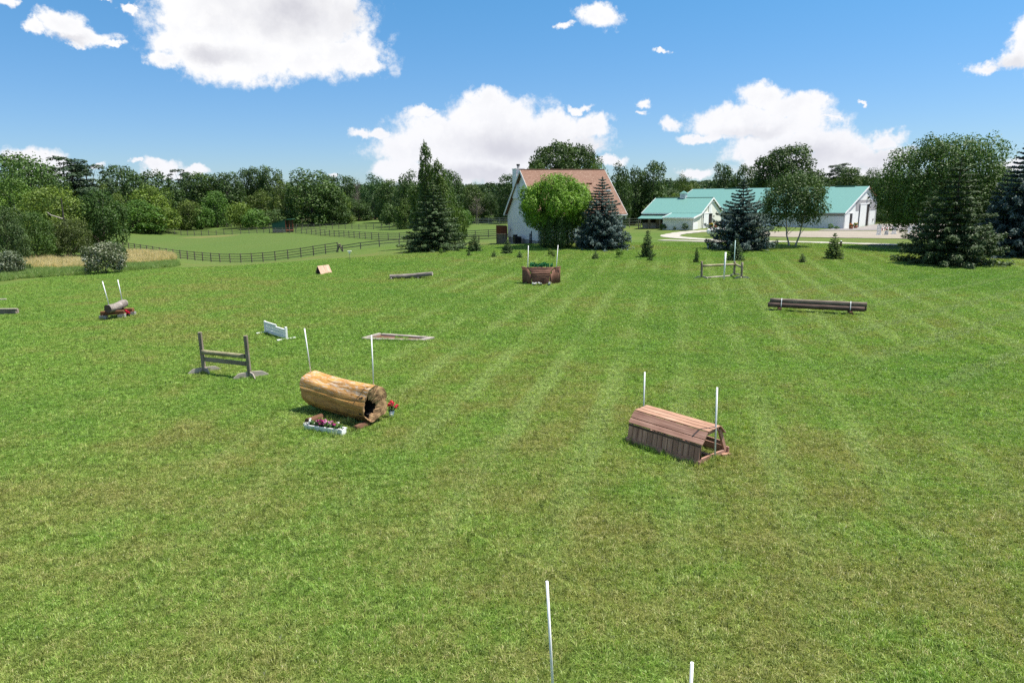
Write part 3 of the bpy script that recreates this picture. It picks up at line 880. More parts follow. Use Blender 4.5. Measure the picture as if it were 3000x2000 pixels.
# poles stuck in the two ends of the log
b0 = log_base + log_c(0.06) + Vector((0, 0, 0.36))
b0.x = P(912, 1104, b0.y).x
tp = P(892, 962, b0.y)
flag_pole('thin white pole standing at the far left end of the hollow log', b0, tp, 0.03)
b0 = log_base + log_c(0.985) + Vector((0, 0, 0.30))
tp = P(1088, 981.6, b0.y)
flag_pole('thin white pole standing at the near right end of the hollow log', b0, tp, 0.03)
sb = G(1040, 1264)
tag(rod('support_log', sb + Vector((0, 0, .06)), sb + Vector((0.20, 0.42, .045)), 0.085, M_STUMP, None, n=18, rough=.04, rings=5), 'short brown log propping the near end of the hollow log', 'log', 'props under the hollow log')
sb = G(903, 1241)
tag(rod('support_log', sb + Vector((-0.02, 0, .055)), sb + Vector((0.22, 0.42, .04)), 0.08, M_STUMP, None, n=18, rough=.04, rings=5), 'short brown log propping the far end of the hollow log, behind the planter', 'log', 'props under the hollow log')

# planter trough of pansies
pa, pb = G(893, 1261), G(1002, 1277)
dx = (pb - pa); Lp = dx.length; rz = math.atan2(dx.y, dx.x)
t = thing('planter_trough', 'long white planter trough of pink pansies in front of the hollow log', 'planter', pa, rz)
b = MB(); Wd, Hh, th = 0.17, 0.15, 0.014
b.box((Lp / 2, th / 2, Hh / 2), (Lp, th, Hh)); b.box((Lp / 2, Wd - th / 2, Hh / 2), (Lp, th, Hh))
b.box((th / 2, Wd / 2, Hh / 2), (th, Wd - 2 * th - .002, Hh)); b.box((Lp - th / 2, Wd / 2, Hh / 2), (th, Wd - 2 * th - .002, Hh))
b.build('trough', M_WHITE, t)
b = MB(); b.box((Lp / 2, -0.008, Hh - 0.012), (Lp + .03, 0.02, 0.026)); b.box((Lp / 2, Wd + 0.008, Hh - 0.012), (Lp + .03, 0.02, 0.026)); b.build('rim', M_WHITE, t)
b = MB(); b.box((Lp / 2, Wd / 2, Hh - 0.035), (Lp - 2 * th, Wd - 2 * th, 0.03)); b.build('soil', M_DARKIN, t)
def many_balls(name, pts, r, n, size, mat, parent, squash=(1, 1, .8)):
    C = []; Nn = []
    for p in pts:
        d = unit(rng.normal(size=(n, 3)))
        C.append(np.array(p) + d * r * np.array(squash) * (0.6 + 0.4 * rng.random((n, 1)))); Nn.append(unit(d + 0.4 * rng.normal(size=(n, 3))))
    C = np.concatenate(C); Nn = np.concatenate(Nn)
    return setting(mesh_obj(name, leaf_mesh(name, C, Nn, size * (0.7 + .6 * rng.random(len(C))), rng.random(len(C)), aspect=.9), mat, parent), 'stuff')
many_balls('leaves', [(random.uniform(.04, Lp - .04), Wd / 2 + random.uniform(-.05, .05), Hh + random.uniform(-.01, .05)) for _ in range(26)], .06, 26, .05, M_GREENLEAF, t)
many_balls('magenta_flowers', [(random.gauss(Lp * .47, .09), Wd / 2 + random.uniform(-.07, .06), Hh + random.uniform(.06, .14)) for _ in range(11)] + [(random.gauss(Lp * .74, .03), Wd / 2, Hh + .07) for _ in range(3)], .032, 18, .035, M_MAGENTA, t)
many_balls('pink_flowers', [(random.gauss(Lp * .5, .10), Wd / 2 + random.uniform(-.08, .06), Hh + random.uniform(.06, .14)) for _ in range(11)], .03, 18, .033, M_PINK, t)
many_balls('white_flowers', [(random.uniform(.0, Lp * .25), Wd / 2 + random.uniform(-.09, .06), Hh + random.uniform(.0, .10)) for _ in range(9)] + [(Lp * .93 + random.uniform(-.04, .05), random.uniform(-.02, .1), Hh * random.uniform(.5, 1.2)) for _ in range(6)] + [(Lp * .85, .1, Hh + .12)], .028, 16, .032, M_WPETAL, t)

# little pot of geraniums behind the near end
pg = G(1148, 1223)
t = thing('flower_pot', 'small white flower pot with coral red geraniums beside the hollow log', 'flower pot', pg)
b = MB(); b.tube((0, 0, 0), (0, 0, .15), .05, .066, 16); b.tube((0, 0, .15), (0, 0, .17), .072, .072, 16); b.build('pot', M_WHITE, t, True)
st = MB()
for q in ((-.03, 0, .36), (.02, .02, .42), (.11, -.02, .29)): st.tube((0, 0, .16), q, .005, .004, 5)
st.build('stems', M_GREENLEAF, t)
many_balls('leaves', [(random.uniform(-.05, .07), random.uniform(-.05, .05), random.uniform(.17, .28)) for _ in range(9)], .04, 14, .045, M_GREENLEAF, t)
many_balls('flower_heads', [(-.03, 0, .36), (.0, .02, .41), (.04, .0, .38), (-.06, 0, .32), (.12, -.02, .28), (.14, 0, .31), (.02, 0, .33)], .042, 26, .04, M_PINKRED, t)

# ------------------------------------------------------------------ the coop jump
def coop():
    A, B = G(1838, 1295), G(2048, 1367)
    d = B - A; L = d.length
    rz = math.atan2(d.y, d.x)
    t = thing('coop_jump', 'low red-brown wooden coop jump of slanted boards, open at its near end', 'jump', A, rz)
    # local: x along the front towards the near end, y back, z up
    prof = [(0.0, 0.0), (0.0, 0.125), (0.045, 0.435), (0.245, 0.665), (0.665, 0.690), (0.865, 0.50)]
    def on(i, f, off=0.0):
        (y0, z0), (y1, z1) = prof[i], prof[i + 1]
        ny, nz = -(z1 - z0), (y1 - y0); ln = math.hypot(ny, nz)
        return (y0 + (y1 - y0) * f + ny / ln * off, z0 + (z1 - z0) * f + nz / ln * off, (0, ny / ln, nz / ln))
    def lengthwise(i, f0, f1, mat, off=0.012, x0=-0.02, x1=L + 0.02, th=0.024):
        y, z, nn = on(i, (f0 + f1) / 2, off)
        (y0, z0), (y1, z1) = prof[i], prof[i + 1]
        wd = math.hypot(y1 - y0, z1 - z0) * (f1 - f0) - 0.014
        return board('board', (x0 + random.uniform(-.006, .006), y, z), (x1 + random.uniform(-.006, .006), y, z), wd, th, mat, t, nn, 0.004)
    board('base_board', (-0.03, -0.014, 0.058), (L + 0.03, -0.014, 0.058), 0.025, 0.128, M_WCOOP, t, (0, 0, 1), .004)
    n = 14
    (y0, z0), (y1, z1) = prof[1], prof[2]
    for k in range(n):
        x = L * (k + 0.5) / n
        y, z, nn = on(1, 0.5, 0.006)
        e = 0.155
        o = board('plank', (x, y0 - 0.004, z0 - 0.002), (x, y1 - 0.004, z1 - 0.004 + random.uniform(-.004, .004)), L / n - 0.014, 0.02, M_WCOOP, t, (0, -1, 0.15), .003)
    board('gap_shade_board', (0.0, 0.045, 0.28), (L, 0.045, 0.28), 0.012, 0.29, M_DARKLOG, t, (0, -.14, 1), 0)  # added dark sheet behind the planks so their gaps look shaded
    board('gap_shade_board', (0.0, 0.158, 0.535), (L, 0.158, 0.535), 0.27, 0.01, M_DARKLOG, t, (0, -.755, .656), 0)  # added likewise behind the slanted boards, to darken the gap
    lengthwise(2, 0.0, 0.42, M_WCOOP); lengthwise(2, 0.42, 1.0, M_WCOOP)
    for k in range(3): lengthwise(3, k / 3, (k + 1) / 3, M_WCOOPTOP, 0.014)
    lengthwise(4, 0.0, 1.0, M_WCOOP)
    # inner frames at both ends and in the middle
    for x in (0.05, L / 2, L - 0.05):
        board('rafter', (x, 0.03, 0.02), (x, 0.075, 0.42), 0.05, 0.05, M_WCOOP, t, (1, 0, 0), .004)
        board('rafter', (x, 0.10, 0.43), (x, 0.26, 0.615), 0.05, 0.06, M_WCOOP, t, (1, 0, 0), .004)
        board('cross_beam', (x, 0.24, 0.618), (x, 0.67, 0.638), 0.05, 0.07, M_WCOOP, t, (0, 0, 1), .004)
        board('back_leg', (x, 0.72, 0.61), (x, 1.0, 0.02), 0.05, 0.085, M_GREYWOOD if x < 1 else M_WCOOP, t, (0, 1, 0.5), .004)
        board('sill', (x, 0.02, 0.075), (x, 0.96, 0.075), 0.045, 0.10, M_WCOOP, t, (0, 0, 1), .004)
    board('back_rail', (0.0, 1.0, 0.10), (L + 0.02, 1.0, 0.10), 0.03, 0.15, M_WCOOP, t, (0, 0, 1), .004)
    board('inner_rail', (0.02, 0.55, 0.06), (L - .08, 0.55, 0.06), 0.08, 0.04, M_WCOOPTOP, t, (0, 0, 1), .004)
    board('inner_rail', (0.02, 0.93, 0.28), (L - .08, 0.86, 0.28), 0.03, 0.09, M_WCOOP, t, (0, 0, 1), .004)
    board('foot_block', (L - 0.02, 0.80, 0.03), (L + 0.06, 0.98, 0.03), 0.10, 0.06, M_WCOOPTOP, t, (0, 0, 1), .004)
coop()
bp = G(2094, 1347.5)
flag_pole('white pole at the near open end of the red-brown coop jump', bp - Vector((0, 0, .03)), above(bp, 2101, 1134.5), 0.036)
tp0 = P(1889, 1089.5, 15.35); bb = P(1886, 1206, 15.35)
flag_pole('white pole rising behind the far end of the red-brown coop jump', Vector((bb.x - .004, 15.35, tz(bb.x, 15.35) - .03)), tp0, 0.034)

# ------------------------------------------------------------------ rail jump on two wooden standards
def standard(label, foot, top, faces):
    """a square post on splayed feet"""
    t = thing('jump_standard', label, 'jump standard', foot, 0, 'grey wooden standards of the rail jump')
    tp = top - foot
    dirn = Vector((tp.x, tp.y, tp.z))
    board('post', Vector((0, 0, 0.02)), dirn, 0.10, 0.10, M_GREYWOOD, t, (0, 1, 0), .006)
    for vec in faces:
        v = Vector(vec); nrm = Vector((-v.y, v.x, 0)).normalized()
        s = nrm * 0.012
        p0 = v.normalized() * 0.055
        b = MB()
        Lf = v.length
        b.prism([(0.0, 0.0), (Lf, 0.0), (Lf, 0.05), (Lf * .62, 0.17), (0.0, 0.19)], -0.018, 0.018)
        o = b.build('foot', M_GREYPALE, t); bevel(o, .004)
        o.rotation_euler = (0, 0, math.atan2(v.y, v.x)); o.location = p0
    # pin holes
    for k in range(5):
        MB().box(dirn * (0.60 + 0.055 * k) + Vector((0.012, -0.052, 0)), (0.014, 0.006, 0.022)).build('pin_hole', M_BLACK, t)
    return t
fl = G(599, 1092); fr = G(732, 1106)
ax = (fr - fl).normalized(); pr = Vector((-ax.y, ax.x, 0))
tl = P(585, 973, fl.y); tr = P(719, 983, fr.y)
standard('left of the two grey wooden standards holding the rail jump', fl, tl, [(-.36, -.20, 0), (.36, .28, 0), (.20, -.16, 0)])
standard('right of the two grey wooden standards holding the rail jump', fr, tr, [(-.36, -.20, 0), (.42, .26, 0), (.22, -.22, 0)])
r0 = P(594, 1030, fl.y) + ax * .0; r1 = P(720, 1044, fr.y)
r0 = Vector((fl.x + ax.x * .05 - .04, fl.y + ax.y * .05, r0.z)); r1 = Vector((fr.x - ax.x * .05 - .04, fr.y - ax.y * .05, r1.z))
tag(rod('round_rail', r0 + ax * .005, r1 - ax * .005, 0.072, M_MOSSRAIL, None, n=18, rough=.03, rings=8), 'mossy round rail resting between the two grey wooden standards', 'rail')
z2 = P(596, 1050, fl.y).z
tag(board('flat_rail', Vector((r0.x + .01, r0.y, z2 - .01)), Vector((r1.x + .01, r1.y, z2 - .03)), 0.04, 0.135, M_GREYWOOD, None, (0, 0, 1), .005), 'flat grey plank hung below the mossy round rail', 'plank')

# ------------------------------------------------------------------ small white stepped wall jump
A, B = G(779, 975), G(840, 995)
d = B - A; L = d.length
t = thing('white_wall_jump', 'small white panel jump with a stepped top and flat feet', 'jump', A, math.atan2(d.y, d.x))
for x, nm in ((0, 'post'), (L, 'post')):
    board(nm, (x, 0, 0.03), (x, 0, 0.50), 0.08, 0.08, M_WHITE, t, (0, 1, 0), .006)
    board('foot', (x, -0.38, 0.03), (x, 0.36, 0.03), 0.10, 0.05, M_WHITE, t, (0, 0, 1), .006)
for k, (z, h) in enumerate(((0.10, 0.125), (0.235, 0.115))):
    board('panel_board', (0.045, 0, z), (L - 0.045, 0, z), 0.03, h, M_WHITE, t, (0, 0, 1), .004)
board('panel_board', (0.045, 0, 0.345), (L - 0.045, 0, 0.345), 0.03, 0.075, M_WHITE, t, (0, 0, 1), .004)
board('panel_board', (0.045, 0, 0.425), (L * .50, 0, 0.425), 0.03, 0.07, M_WHITE, t, (0, 0, 1), .004)
board('cap', (0.045, 0, 0.470), (L * .52, 0, 0.470), 0.055, 0.016, M_WHITE, t, (0, 0, 1), 0)
board('cap', (L * .525, 0, 0.392), (L - 0.045, 0, 0.392), 0.055, 0.016, M_WHITE, t, (0, 0, 1), 0)
board('middle_post', (L * .52, 0.028, 0.04), (L * .52, 0.028, 0.46), 0.05, 0.02, M_WHITE, t, (0, 1, 0), .003)

# ------------------------------------------------------------------ timber frame of the ditch
c = [G(1063, 994.5), G(1110, 981.5), G(1267, 993), G(1228, 1000)]
t = thing('ditch_frame', 'low rectangular frame of whitish timbers round a shallow dirt ditch', 'jump', c[0])
q = [p - c[0] for p in c]
H1 = 0.075
up = Vector((0, 0, 1))
def timber(a, b, mat, wd=.13): board('timber', Vector((a.x, a.y, H1 / 2)), Vector((b.x, b.y, H1 / 2)), wd, H1, mat, t, (0, 0, 1), .01, .004)
e01 = (q[1] - q[0]).normalized() * .075; e12 = (q[2] - q[1]).normalized() * .075
timber(q[0] + e12 * 2, q[3] - e12 * 2 + e12, M_WHITISH); timber(q[1] + e12 * 2, q[2] - e12, M_WHITISH, .16)
timber(q[0], q[1] + e01, M_WHITISH, .14); timber(q[3], q[2] + e01, M_WHITISH, .14)
b = MB(); i = [(q[0] + e12), (q[3] - e12 * .5), (q[2] - e12 * .5), (q[1] + e12)]
b.quad(*[(p.x, p.y, 0.012 + p.z * 0) for p in i]); b.build('dirt_floor', M_STUMP, t)

# ------------------------------------------------------------------ little A-frame of plywood
A, B = G(940, 804), G(973, 799)
d = B - A; L = d.length
t = thing('a_frame_jump', 'small tan plywood A-frame on the far lawn', 'jump', A, math.atan2(d.y, d.x))
pr = [(0.0, 0.0), (0.30, 0.58), (0.60, 0.0)]
for (y0, z0), (y1, z1) in ((pr[0], pr[1]), (pr[2], pr[1])):
    board('side_panel', (L / 2, y0, z0 + .01), (L / 2, y1, z1), L, 0.025, M_PLY, t, (0, -(z1 - z0), (y1 - y0)) if y0 < y1 else (0, (z1 - z0), (y0 - y1)), .004)
for x in (0.04, L - 0.04):
    b = MB(); b.quad((x, 0.05, 0.01), (x, .55, 0.01), (x, .30, .48)); b.build('end_panel', M_DARKIN, t)

# ------------------------------------------------------------------ grey fallen log on stubs
def bent_log(name, label, pts, radii, mat, n=22, rough=.05, group=None, endmat=None):
    o0 = Vector(pts[0])
    t = thing(name, label, 'log', (o0.x, o0.y, tz(o0.x, o0.y)), 0, group)
    base = t.location.copy()
    V = []; F = []; LAT = []
    P_ = [Vector(p) - base for p in pts]
    # resample
    Q = []; Rd = []
    for i in range(len(P_) - 1):
        for k in range(8):
            f = k / 8; Q.append(P_[i].lerp(P_[i + 1], f)); Rd.append(radii[i] + (radii[i + 1] - radii[i]) * f)
    Q.append(P_[-1]); Rd.append(radii[-1])
    for _ in range(3):
        Q = [Q[0]] + [(Q[i - 1] + Q[i] * 2 + Q[i + 1]) / 4 for i in range(1, len(Q) - 1)] + [Q[-1]]
    ph = [random.uniform(0, 6.28) for _ in range(4)]
    for i, c in enumerate(Q):
        tg = (Q[min(i + 1, len(Q) - 1)] - Q[max(i - 1, 0)]).normalized()
        sd_ = Vector((0, 0, 1)).cross(tg).normalized(); up_ = tg.cross(sd_)
        for k in range(n):
            th = 2 * math.pi * k / n
            r = Rd[i] * (1 + .07 * math.cos(2 * th + ph[0] + i * .2) + .04 * math.cos(5 * th + ph[1] + i * .3) + random.uniform(-rough, rough) * .6)
            V.append(tuple(c + sd_ * r * math.cos(th) + up_ * r * math.sin(th)))
    m = len(Q)
    for i in range(m - 1):
        for k in range(n):
            j = (k + 1) % n; F.append((i * n + k, i * n + j, (i + 1) * n + j, (i + 1) * n + k))
    mesh_obj('trunk', np_mesh('trunk', np.array(V), np.array(F), True), mat, t)
    for e, nm in ((0, 'cut_end'), (m - 1, 'cut_end')):
        b = MB(); ring = [V[e * n + k] for k in range(n)]; cc = Q[e]
        for k in range(n):
            j = (k + 1) % n; b.quad(*((ring[j], ring[k], tuple(cc)) if e == 0 else (ring[k], ring[j], tuple(cc))))
        b.build(nm, endmat or M_STUMP, t)
    return t
gl, gr_ = G(1146, 818), G(1225, 816)
y1, y2 = gl.y + .1, gr_.y + .1
p0 = P(1142, 810, y1); p1 = P(1219, 807, y2); p2 = P(1267, 801.5, y2 - .2)
bent_log('fallen_log', 'bent grey weathered log lying on two stubs on the far lawn', [p0, P(1185, 809, (y1 + y2) / 2), p1, p2], [.14, .15, .145, .125], M_BARKLOG, endmat=M_GREYPALE)
for gpt, lab in ((gl, 'stub log under the left end of the bent grey log'), (gr_, 'stub log under the crook of the bent grey log')):
    tag(rod('support_log', gpt + Vector((0, -.15, .045)), gpt + Vector((0, .4, .045)), .06, M_GREYPALE, None, n=12, rings=3, rough=.05), lab, 'log', 'stubs under the bent grey log')

# ------------------------------------------------------------------ the brush box
def brush_box():
    A, B = G(1560.5, 834), G(1607, 834)
    d = B - A; Wf = d.length; c = (A + B) / 2
    t = thing('brush_box_jump', 'brown half-log brush box with splayed wings and a curved front', 'jump', c, math.atan2(d.y, d.x))
    Hb, Dp, Wb = 1.02, 0.75, 1.98
    rows = 10
    for k in range(rows):
        a = (k + .5) / rows * math.pi / 2 * 1.0
        # front is upright low down and rolls back to the top
        if k < 5:
            z = 0.06 + k * 0.125; y = 0.02 * k
        else:
            ang = (k - 4.5) / (rows - 4.5) * math.pi / 2
            z = 0.62 + 0.36 * math.sin(ang); y = 0.10 + 0.60 * (1 - math.cos(ang))
        wd = Wf + (Wb - Wf) * min(1, (y / Dp)) ** 1.0 + .06
        rod('half_log', (-wd / 2, y, z), (wd / 2, y, z), 0.068 if k < 6 else .06, M_BRUSHBOX, t, n=10, rough=.05, rings=4)
    # wings of upright slabs
    def top_at(y):
        if y < .1: return .60
        cosv = 1 - (y - .10) / .60
        return 0.62 + 0.36 * math.sin(math.acos(max(-1, min(1, cosv)))) - .02
    for s in (-1, 1):
        n = 7
        for k in range(n):
            f = (k + .5) / n
            y = 0.05 + f * (Dp + .1)
            x = s * (Wf / 2 + 0.07 + (Wb - Wf) / 2 * (y / Dp))
            h = top_at(min(y, .7)) + random.uniform(-.015, .015)
            rod('wing_slab', (x, y, -.03), (x, y, h), .072, M_BRUSHBOX, t, n=9, rough=.06, rings=3)
        for k in range(3):
            yy = .45 + k * .13
            xx = s * (Wf / 2 + .1 + (Wb - Wf) / 2 * (yy / Dp))
            rod('log_stub', (xx - s * .05, yy, 1.0 - .02 * (2 - k)), (xx + s * (.13 + .02 * k), yy, 1.01), .04, M_BRUSHBOX, t, n=8)
    b = MB(); b.box((0, .50, .5), (Wf * .9, .5, .9)); b.build('inner_box', M_DARKIN, t)
    # artificial brush in the top
    n = 1000
    C = np.c_[rng.uniform(-.70, .72, n), rng.normal(.70, .10, n), 1.0 + .24 * rng.random(n) ** .8]
    C[:, 2] += .05 * np.sin(C[:, 0] * 9) - .0
    keep = ~((C[:, 0] > .50) & (C[:, 0] < .58))
    C = C[keep]; n = len(C)
    Nn = unit(np.c_[rng.normal(size=(n, 2)), rng.normal(size=n) * .4 + .2])
    me = leaf_mesh('brush', C, Nn, .10 * (.6 + .8 * rng.random(n)), rng.random(n), aspect=.5)
    mesh_obj('brush', me, M_TEALBRUSH, t)
    return c, d.normalized(), Wb, Dp
bc, bd, bW, bD = brush_box()
bk = Vector((-bd.y, bd.x, 0))
for px, py, s, lab in ((1548, 719.5, -1, 'white pole at the left back corner of the brush box'), (1635, 718, 1, 'white pole at the right back corner of the brush box')):
    gp = bc + bd * (s * (bW / 2 - .12)) + bk * (bD + .12)
    gp.z = tz(gp.x, gp.y)
    flag_pole(lab, gp, P(px, py, gp.y), .038)
for px, lab in ((1566, 'white blooms at the left foot of the brush box'), (1581, 'white blooms at the middle foot of the brush box'), (1607, 'white blooms at the right foot of the brush box')):
    gp = G(px, 837); gp = Vector((gp.x, gp.y, tz(gp.x, gp.y)))
    t = thing('white_flowers', lab, 'flowers', gp, 0, 'white blooms along the brush box')
    many_balls('blooms', [(random.uniform(-.12, .12), random.uniform(-.05, .05), .13 + random.uniform(0, .06)) for _ in range(5)], .055, 20, .06, M_WPETAL, t)
    many_balls('leaves', [(random.uniform(-.1, .1), 0, .05) for _ in range(4)], .05, 12, .06, M_GREENLEAF, t)

# ------------------------------------------------------------------ corner rail jump
def round_post(label, foot, h, feet):
    t = thing('jump_post', label, 'jump post', foot, 0, 'round posts of the corner rail jump')
    rod('post', (0, 0, 0.0), (random.uniform(-.02, .02), 0, h), .072, M_GREYWOOD, t, n=12, rough=.03, rings=5)
    for v in feet:
        v = Vector(v); Lf = v.length
        b = MB(); b.prism([(0.0, 0.0), (Lf, 0.0), (Lf, 0.03), (Lf * .55, 0.15), (0.0, 0.16)], -0.02, 0.02)
        o = b.build('foot', M_GREYPALE, t); bevel(o, .004)
        o.rotation_euler = (0, 0, math.atan2(v.y, v.x)); o.location = v.normalized() * .07
    return t
f1, f2, f3 = G(2055, 815.5), G(2151, 808), G(2172, 816.5)
h1 = P(2055, 765.6, f1.y).z - f1.z; h2 = P(2151, 765.6, f2.y).z - f2.z; h3 = P(2172, 768, f3.y).z - f3.z
round_post('left round post of the corner rail jump', f1, h1, [(-.42, -.10, 0), (.30, -.28, 0)])
round_post('far corner post of the corner rail jump', f2, h2, [(-.30, -.20, 0), (.40, .05, 0)])
round_post('near right post of the corner rail jump', f3, h3, [(-.42, -.05, 0), (.48, -.05, 0), (-.1, -.2, 0)])
ra = Vector((f1.x + .06, f1.y, P(2060, 778.5, f1.y).z)); rb = Vector((f2.x - .05, f2.y, P(2148, 774.5, f2.y).z))
tag(rod('round_rail', ra, rb, .076, M_MOSSRAIL, None, n=14, rough=.03, rings=6), 'long round rail along the front of the corner jump', 'rail')
ra = Vector((f2.x + .05, f2.y - .03, P(2151, 774.5, f2.y).z)); rb = Vector((f3.x - .03, f3.y + .05, P(2169, 782, f3.y).z))
tag(rod('round_rail', ra, rb, .07, M_MOSSRAIL, None, n=14, rough=.03, rings=4), 'short round rail closing the right side of the corner jump', 'rail')
ra = G(2066, 816); rb = G(2137, 811)
tag(rod('ground_rail', ra + Vector((0, 0, .05)), rb + Vector((0, 0, .06)), .055, M_GREYPALE, None, n=12, rings=4, rough=.04), 'pale rail lying on the grass below the corner jump', 'rail')
gp = G(2120.5, 821)
flag_pole('thick white pole leaning against the front rail of the corner jump', gp, above(gp, 2126, 738.8), .105)
gp = f2 + Vector((.05, .35, 0)); gp.z = tz(gp.x, gp.y)
flag_pole('thin pale teal pole standing behind the corner jump', gp, P(2154.6, 703.8, gp.y), .045, M_TEALPVC)

# ------------------------------------------------------------------ strapped log stack
s1, s2 = G(2281, 913), G(2490, 924)
dl = (s2 - s1).normalized(); bk = Vector((-dl.y, dl.x, 0))
for gpt, lab in ((s1, 'short cross log under the left end of the strapped dark logs'), (s2, 'short cross log under the right end of the strapped dark logs')):
    tag(rod('support_log', gpt + Vector((0, -.12, .085)), gpt + bk * .75 + Vector((0, 0, .085)), .088, M_STUMP, None, n=16, rough=.04, rings=4), lab, 'log', 'cross logs under the dark log stack')
zb = .17 + .105
rad = .108
c1 = s1 + bk * .20; c2 = s2 + bk * .20
Lx = 0.47; Rx = 0.62
def stack_log(off, z, r, mat, lab, e0=0, e1=0):
    a = c1 - dl * (Lx + e0) + bk * off; b = c2 + dl * (Rx + e1) + bk * off
    a.z = tz(c1.x, c1.y) + z; b.z = tz(c2.x, c2.y) + z
    return tag(rod('dark_log', a, b, r, mat, None, n=20, rough=.025, rings=12), lab, 'log', 'dark logs strapped in a stack')
stack_log(0.0, zb, rad, M_DARKLOG, 'lower front dark log of the strapped stack', .02, -.06)
stack_log(0.225, zb, rad, M_DARKLOG, 'lower back dark log of the strapped stack, mostly hidden', 0, .03)
stack_log(0.11, zb + .19, rad, M_DARKLOGTOP, 'weathered top log of the strapped stack', -.06, .02)
for gpt, f, lab in ((s1, .09, 'left white strap round the dark log stack'), (s2, .0, 'right white strap round the dark log stack')):
    cc = gpt + bk * .20 + dl * f
    g0 = tz(cc.x, cc.y)
    loop = [(-rad - .008, zb - .04), (-rad - .012, zb + .03), (-.03, zb + .23), (.05, zb + .295), (.11, zb + .307), (.17, zb + .295), (.25, zb + .23), (.225 + rad + .012, zb + .03), (.225 + rad + .006, zb - .05), (.225, zb - rad - .008), (0, zb - rad - .008), (-rad * .8, zb - rad * .7)]
    b = MB()
    n = len(loop)
    for k in range(n):
        (o0, z0), (o1, z1) = loop[k], loop[(k + 1) % n]
        A_ = cc + bk * o0; B_ = cc + bk * o1
        A_.z = g0 + z0; B_.z = g0 + z1
        A_, B_ = A_ - cc, B_ - cc
        b.quad(A_ - dl * .014, A_ + dl * .014, B_ + dl * .014, B_ - dl * .014)
    o = b.build('strap', M_STRAP); o.location = cc
    tag(o, lab, 'strap', 'straps round the dark log stack')

# ------------------------------------------------------------------ log on railway ties, left
def left_log():
    b1 = G(304, 936); b2 = G(358, 932); b3 = G(388, 925.5); b4 = G(340, 927)
    labs = ['concrete block under the left end of the front tie', 'concrete block under the right end of the front tie', 'concrete block under the right end of the back tie']
    for gpt, lab in zip((b1, b2, b3), labs):
        t = thing('concrete_block', lab, 'block', gpt, .2, 'blocks under the railway ties')
        for k in (-1, 0, 1): board('web', (k * .125, -.10, .10), (k * .125, .10, .10), .035, .20, M_BLOCK, t, (0, 0, 1), .004)
        for y in (-.115, .115): board('face_shell', (-.145, y, .10), (.145, y, .10), .03, .198, M_BLOCK, t, (0, 0, 1), .004)
    z0 = .20
    a = b1 + Vector((-.12, .02, z0 + .085)); b = b2 + Vector((.12, .02, z0 + .085)); b.z = a.z
    tag(board('railway_tie', a, b, .20, .17, M_TIE, None, (0, 0, 1), .012, .006), 'front brown railway tie resting on concrete blocks', 'timber', 'ties under the small log')
    off = Vector((.42, 1.0, 0))
    a2 = b3 + Vector((-1.05, .03, z0 + .085)); b2_ = b3 + Vector((.06, .03, z0 + .085))
    tag(board('railway_tie', a2, b2_, .20, .17, M_TIE, None, (0, 0, 1), .012, .006), 'back brown railway tie behind the small log', 'timber', 'ties under the small log')
    y0 = b1.y + .02; zt = a.z + .085
    p0 = P(315.5, 903, y0 - .25); p0.z = zt + .16
    p1 = P(364, 897, b3.y + .25); p1.z = zt + .20
    pm = (p0 + p1) / 2; pm.z -= .05
    bent_log('small_log', 'small dark grey log lying across two railway ties', [p0, pm, p1], [.175, .185, .20], M_BARKLOG, endmat=M_DARKLOG)
    return p0, p1, b3
p0, p1, b3 = left_log()
q = p0 + (p1 - p0) * .10 + Vector((0, 0, .13))
flag_pole('left white pole stuck in the small log on railway ties', q, P(300, 824, q.y), .04)
q = p0 + (p1 - p0) * .92 + Vector((0, 0, .15))
flag_pole('right white pole stuck in the small log on railway ties', q, P(345, 819.5, q.y), .04)
gp = G(375, 927)
t = thing('red_flowers', 'clump of red artificial flowers beside the small log on railway ties', 'flowers', gp)
many_balls('blooms', [(random.uniform(-.14, .14), random.uniform(-.05, .05), .16 + random.uniform(0, .12)) for _ in range(8)], .045, 22, .06, M_RED, t)
many_balls('leaves', [(random.uniform(-.14, .14), 0, .07) for _ in range(6)], .06, 14, .06, M_GREENLEAF, t)

# ------------------------------------------------------------------ bank jump cut by the left edge of the photograph
A, B = G(-120, 922), G(49, 920)
d = B - A; L = d.length
t = thing('bank_jump', 'low grey timber bank with a pale top board, cut by the left edge', 'jump', A, math.atan2(d.y, d.x))
for k in range(2): board('face_timber', (0, 0, .06 + k * .13), (L, 0, .06 + k * .13), .12, .125, M_GREYWOOD, t, (0, 0, 1), .008, .004)
board('top_board', (-.02, -.02, .27), (L + .05, -.02, .27), .16, .022, M_GREYPALE, t, (0, 0, 1), .003)
board('back_timber', (0, .16, .12), (L - .02, .16, .12), .12, .22, M_GREYWOOD, t, (0, 0, 1), .008)
A, B = G(-60, 883), G(19, 879)
tag(board('loose_board', A + Vector((0, 0, .06)), B + Vector((0, 0, .06)), .12, .05, M_GREYPALE, None, (0, 0, 1), .004), 'pale board lying on the grass behind the bank, at the left edge', 'board')

# ------------------------------------------------------------------ bird box on a thin pole
gp = G(1025.5, 766)
hh = P(1025.5, 741, gp.y).z - gp.z
t = thing('bird_box', 'small white bird box on a thin pole near the paddock fence', 'bird box', gp)
rod('pole', (0, 0, 0), (0, 0, hh - .02), .018, M_POST, t, n=8)
b = MB(); b.box((0, 0, hh + .05), (.14, .14, .16)); b.build('box', M_WHITE, t)
b = MB(); b.prism([(-.15, 0), (.15, 0), (.13, .035), (-.17, .035)], -.12, .12); o = b.build('roof', M_WHITE, t); o.location = (0, 0, hh + .135)
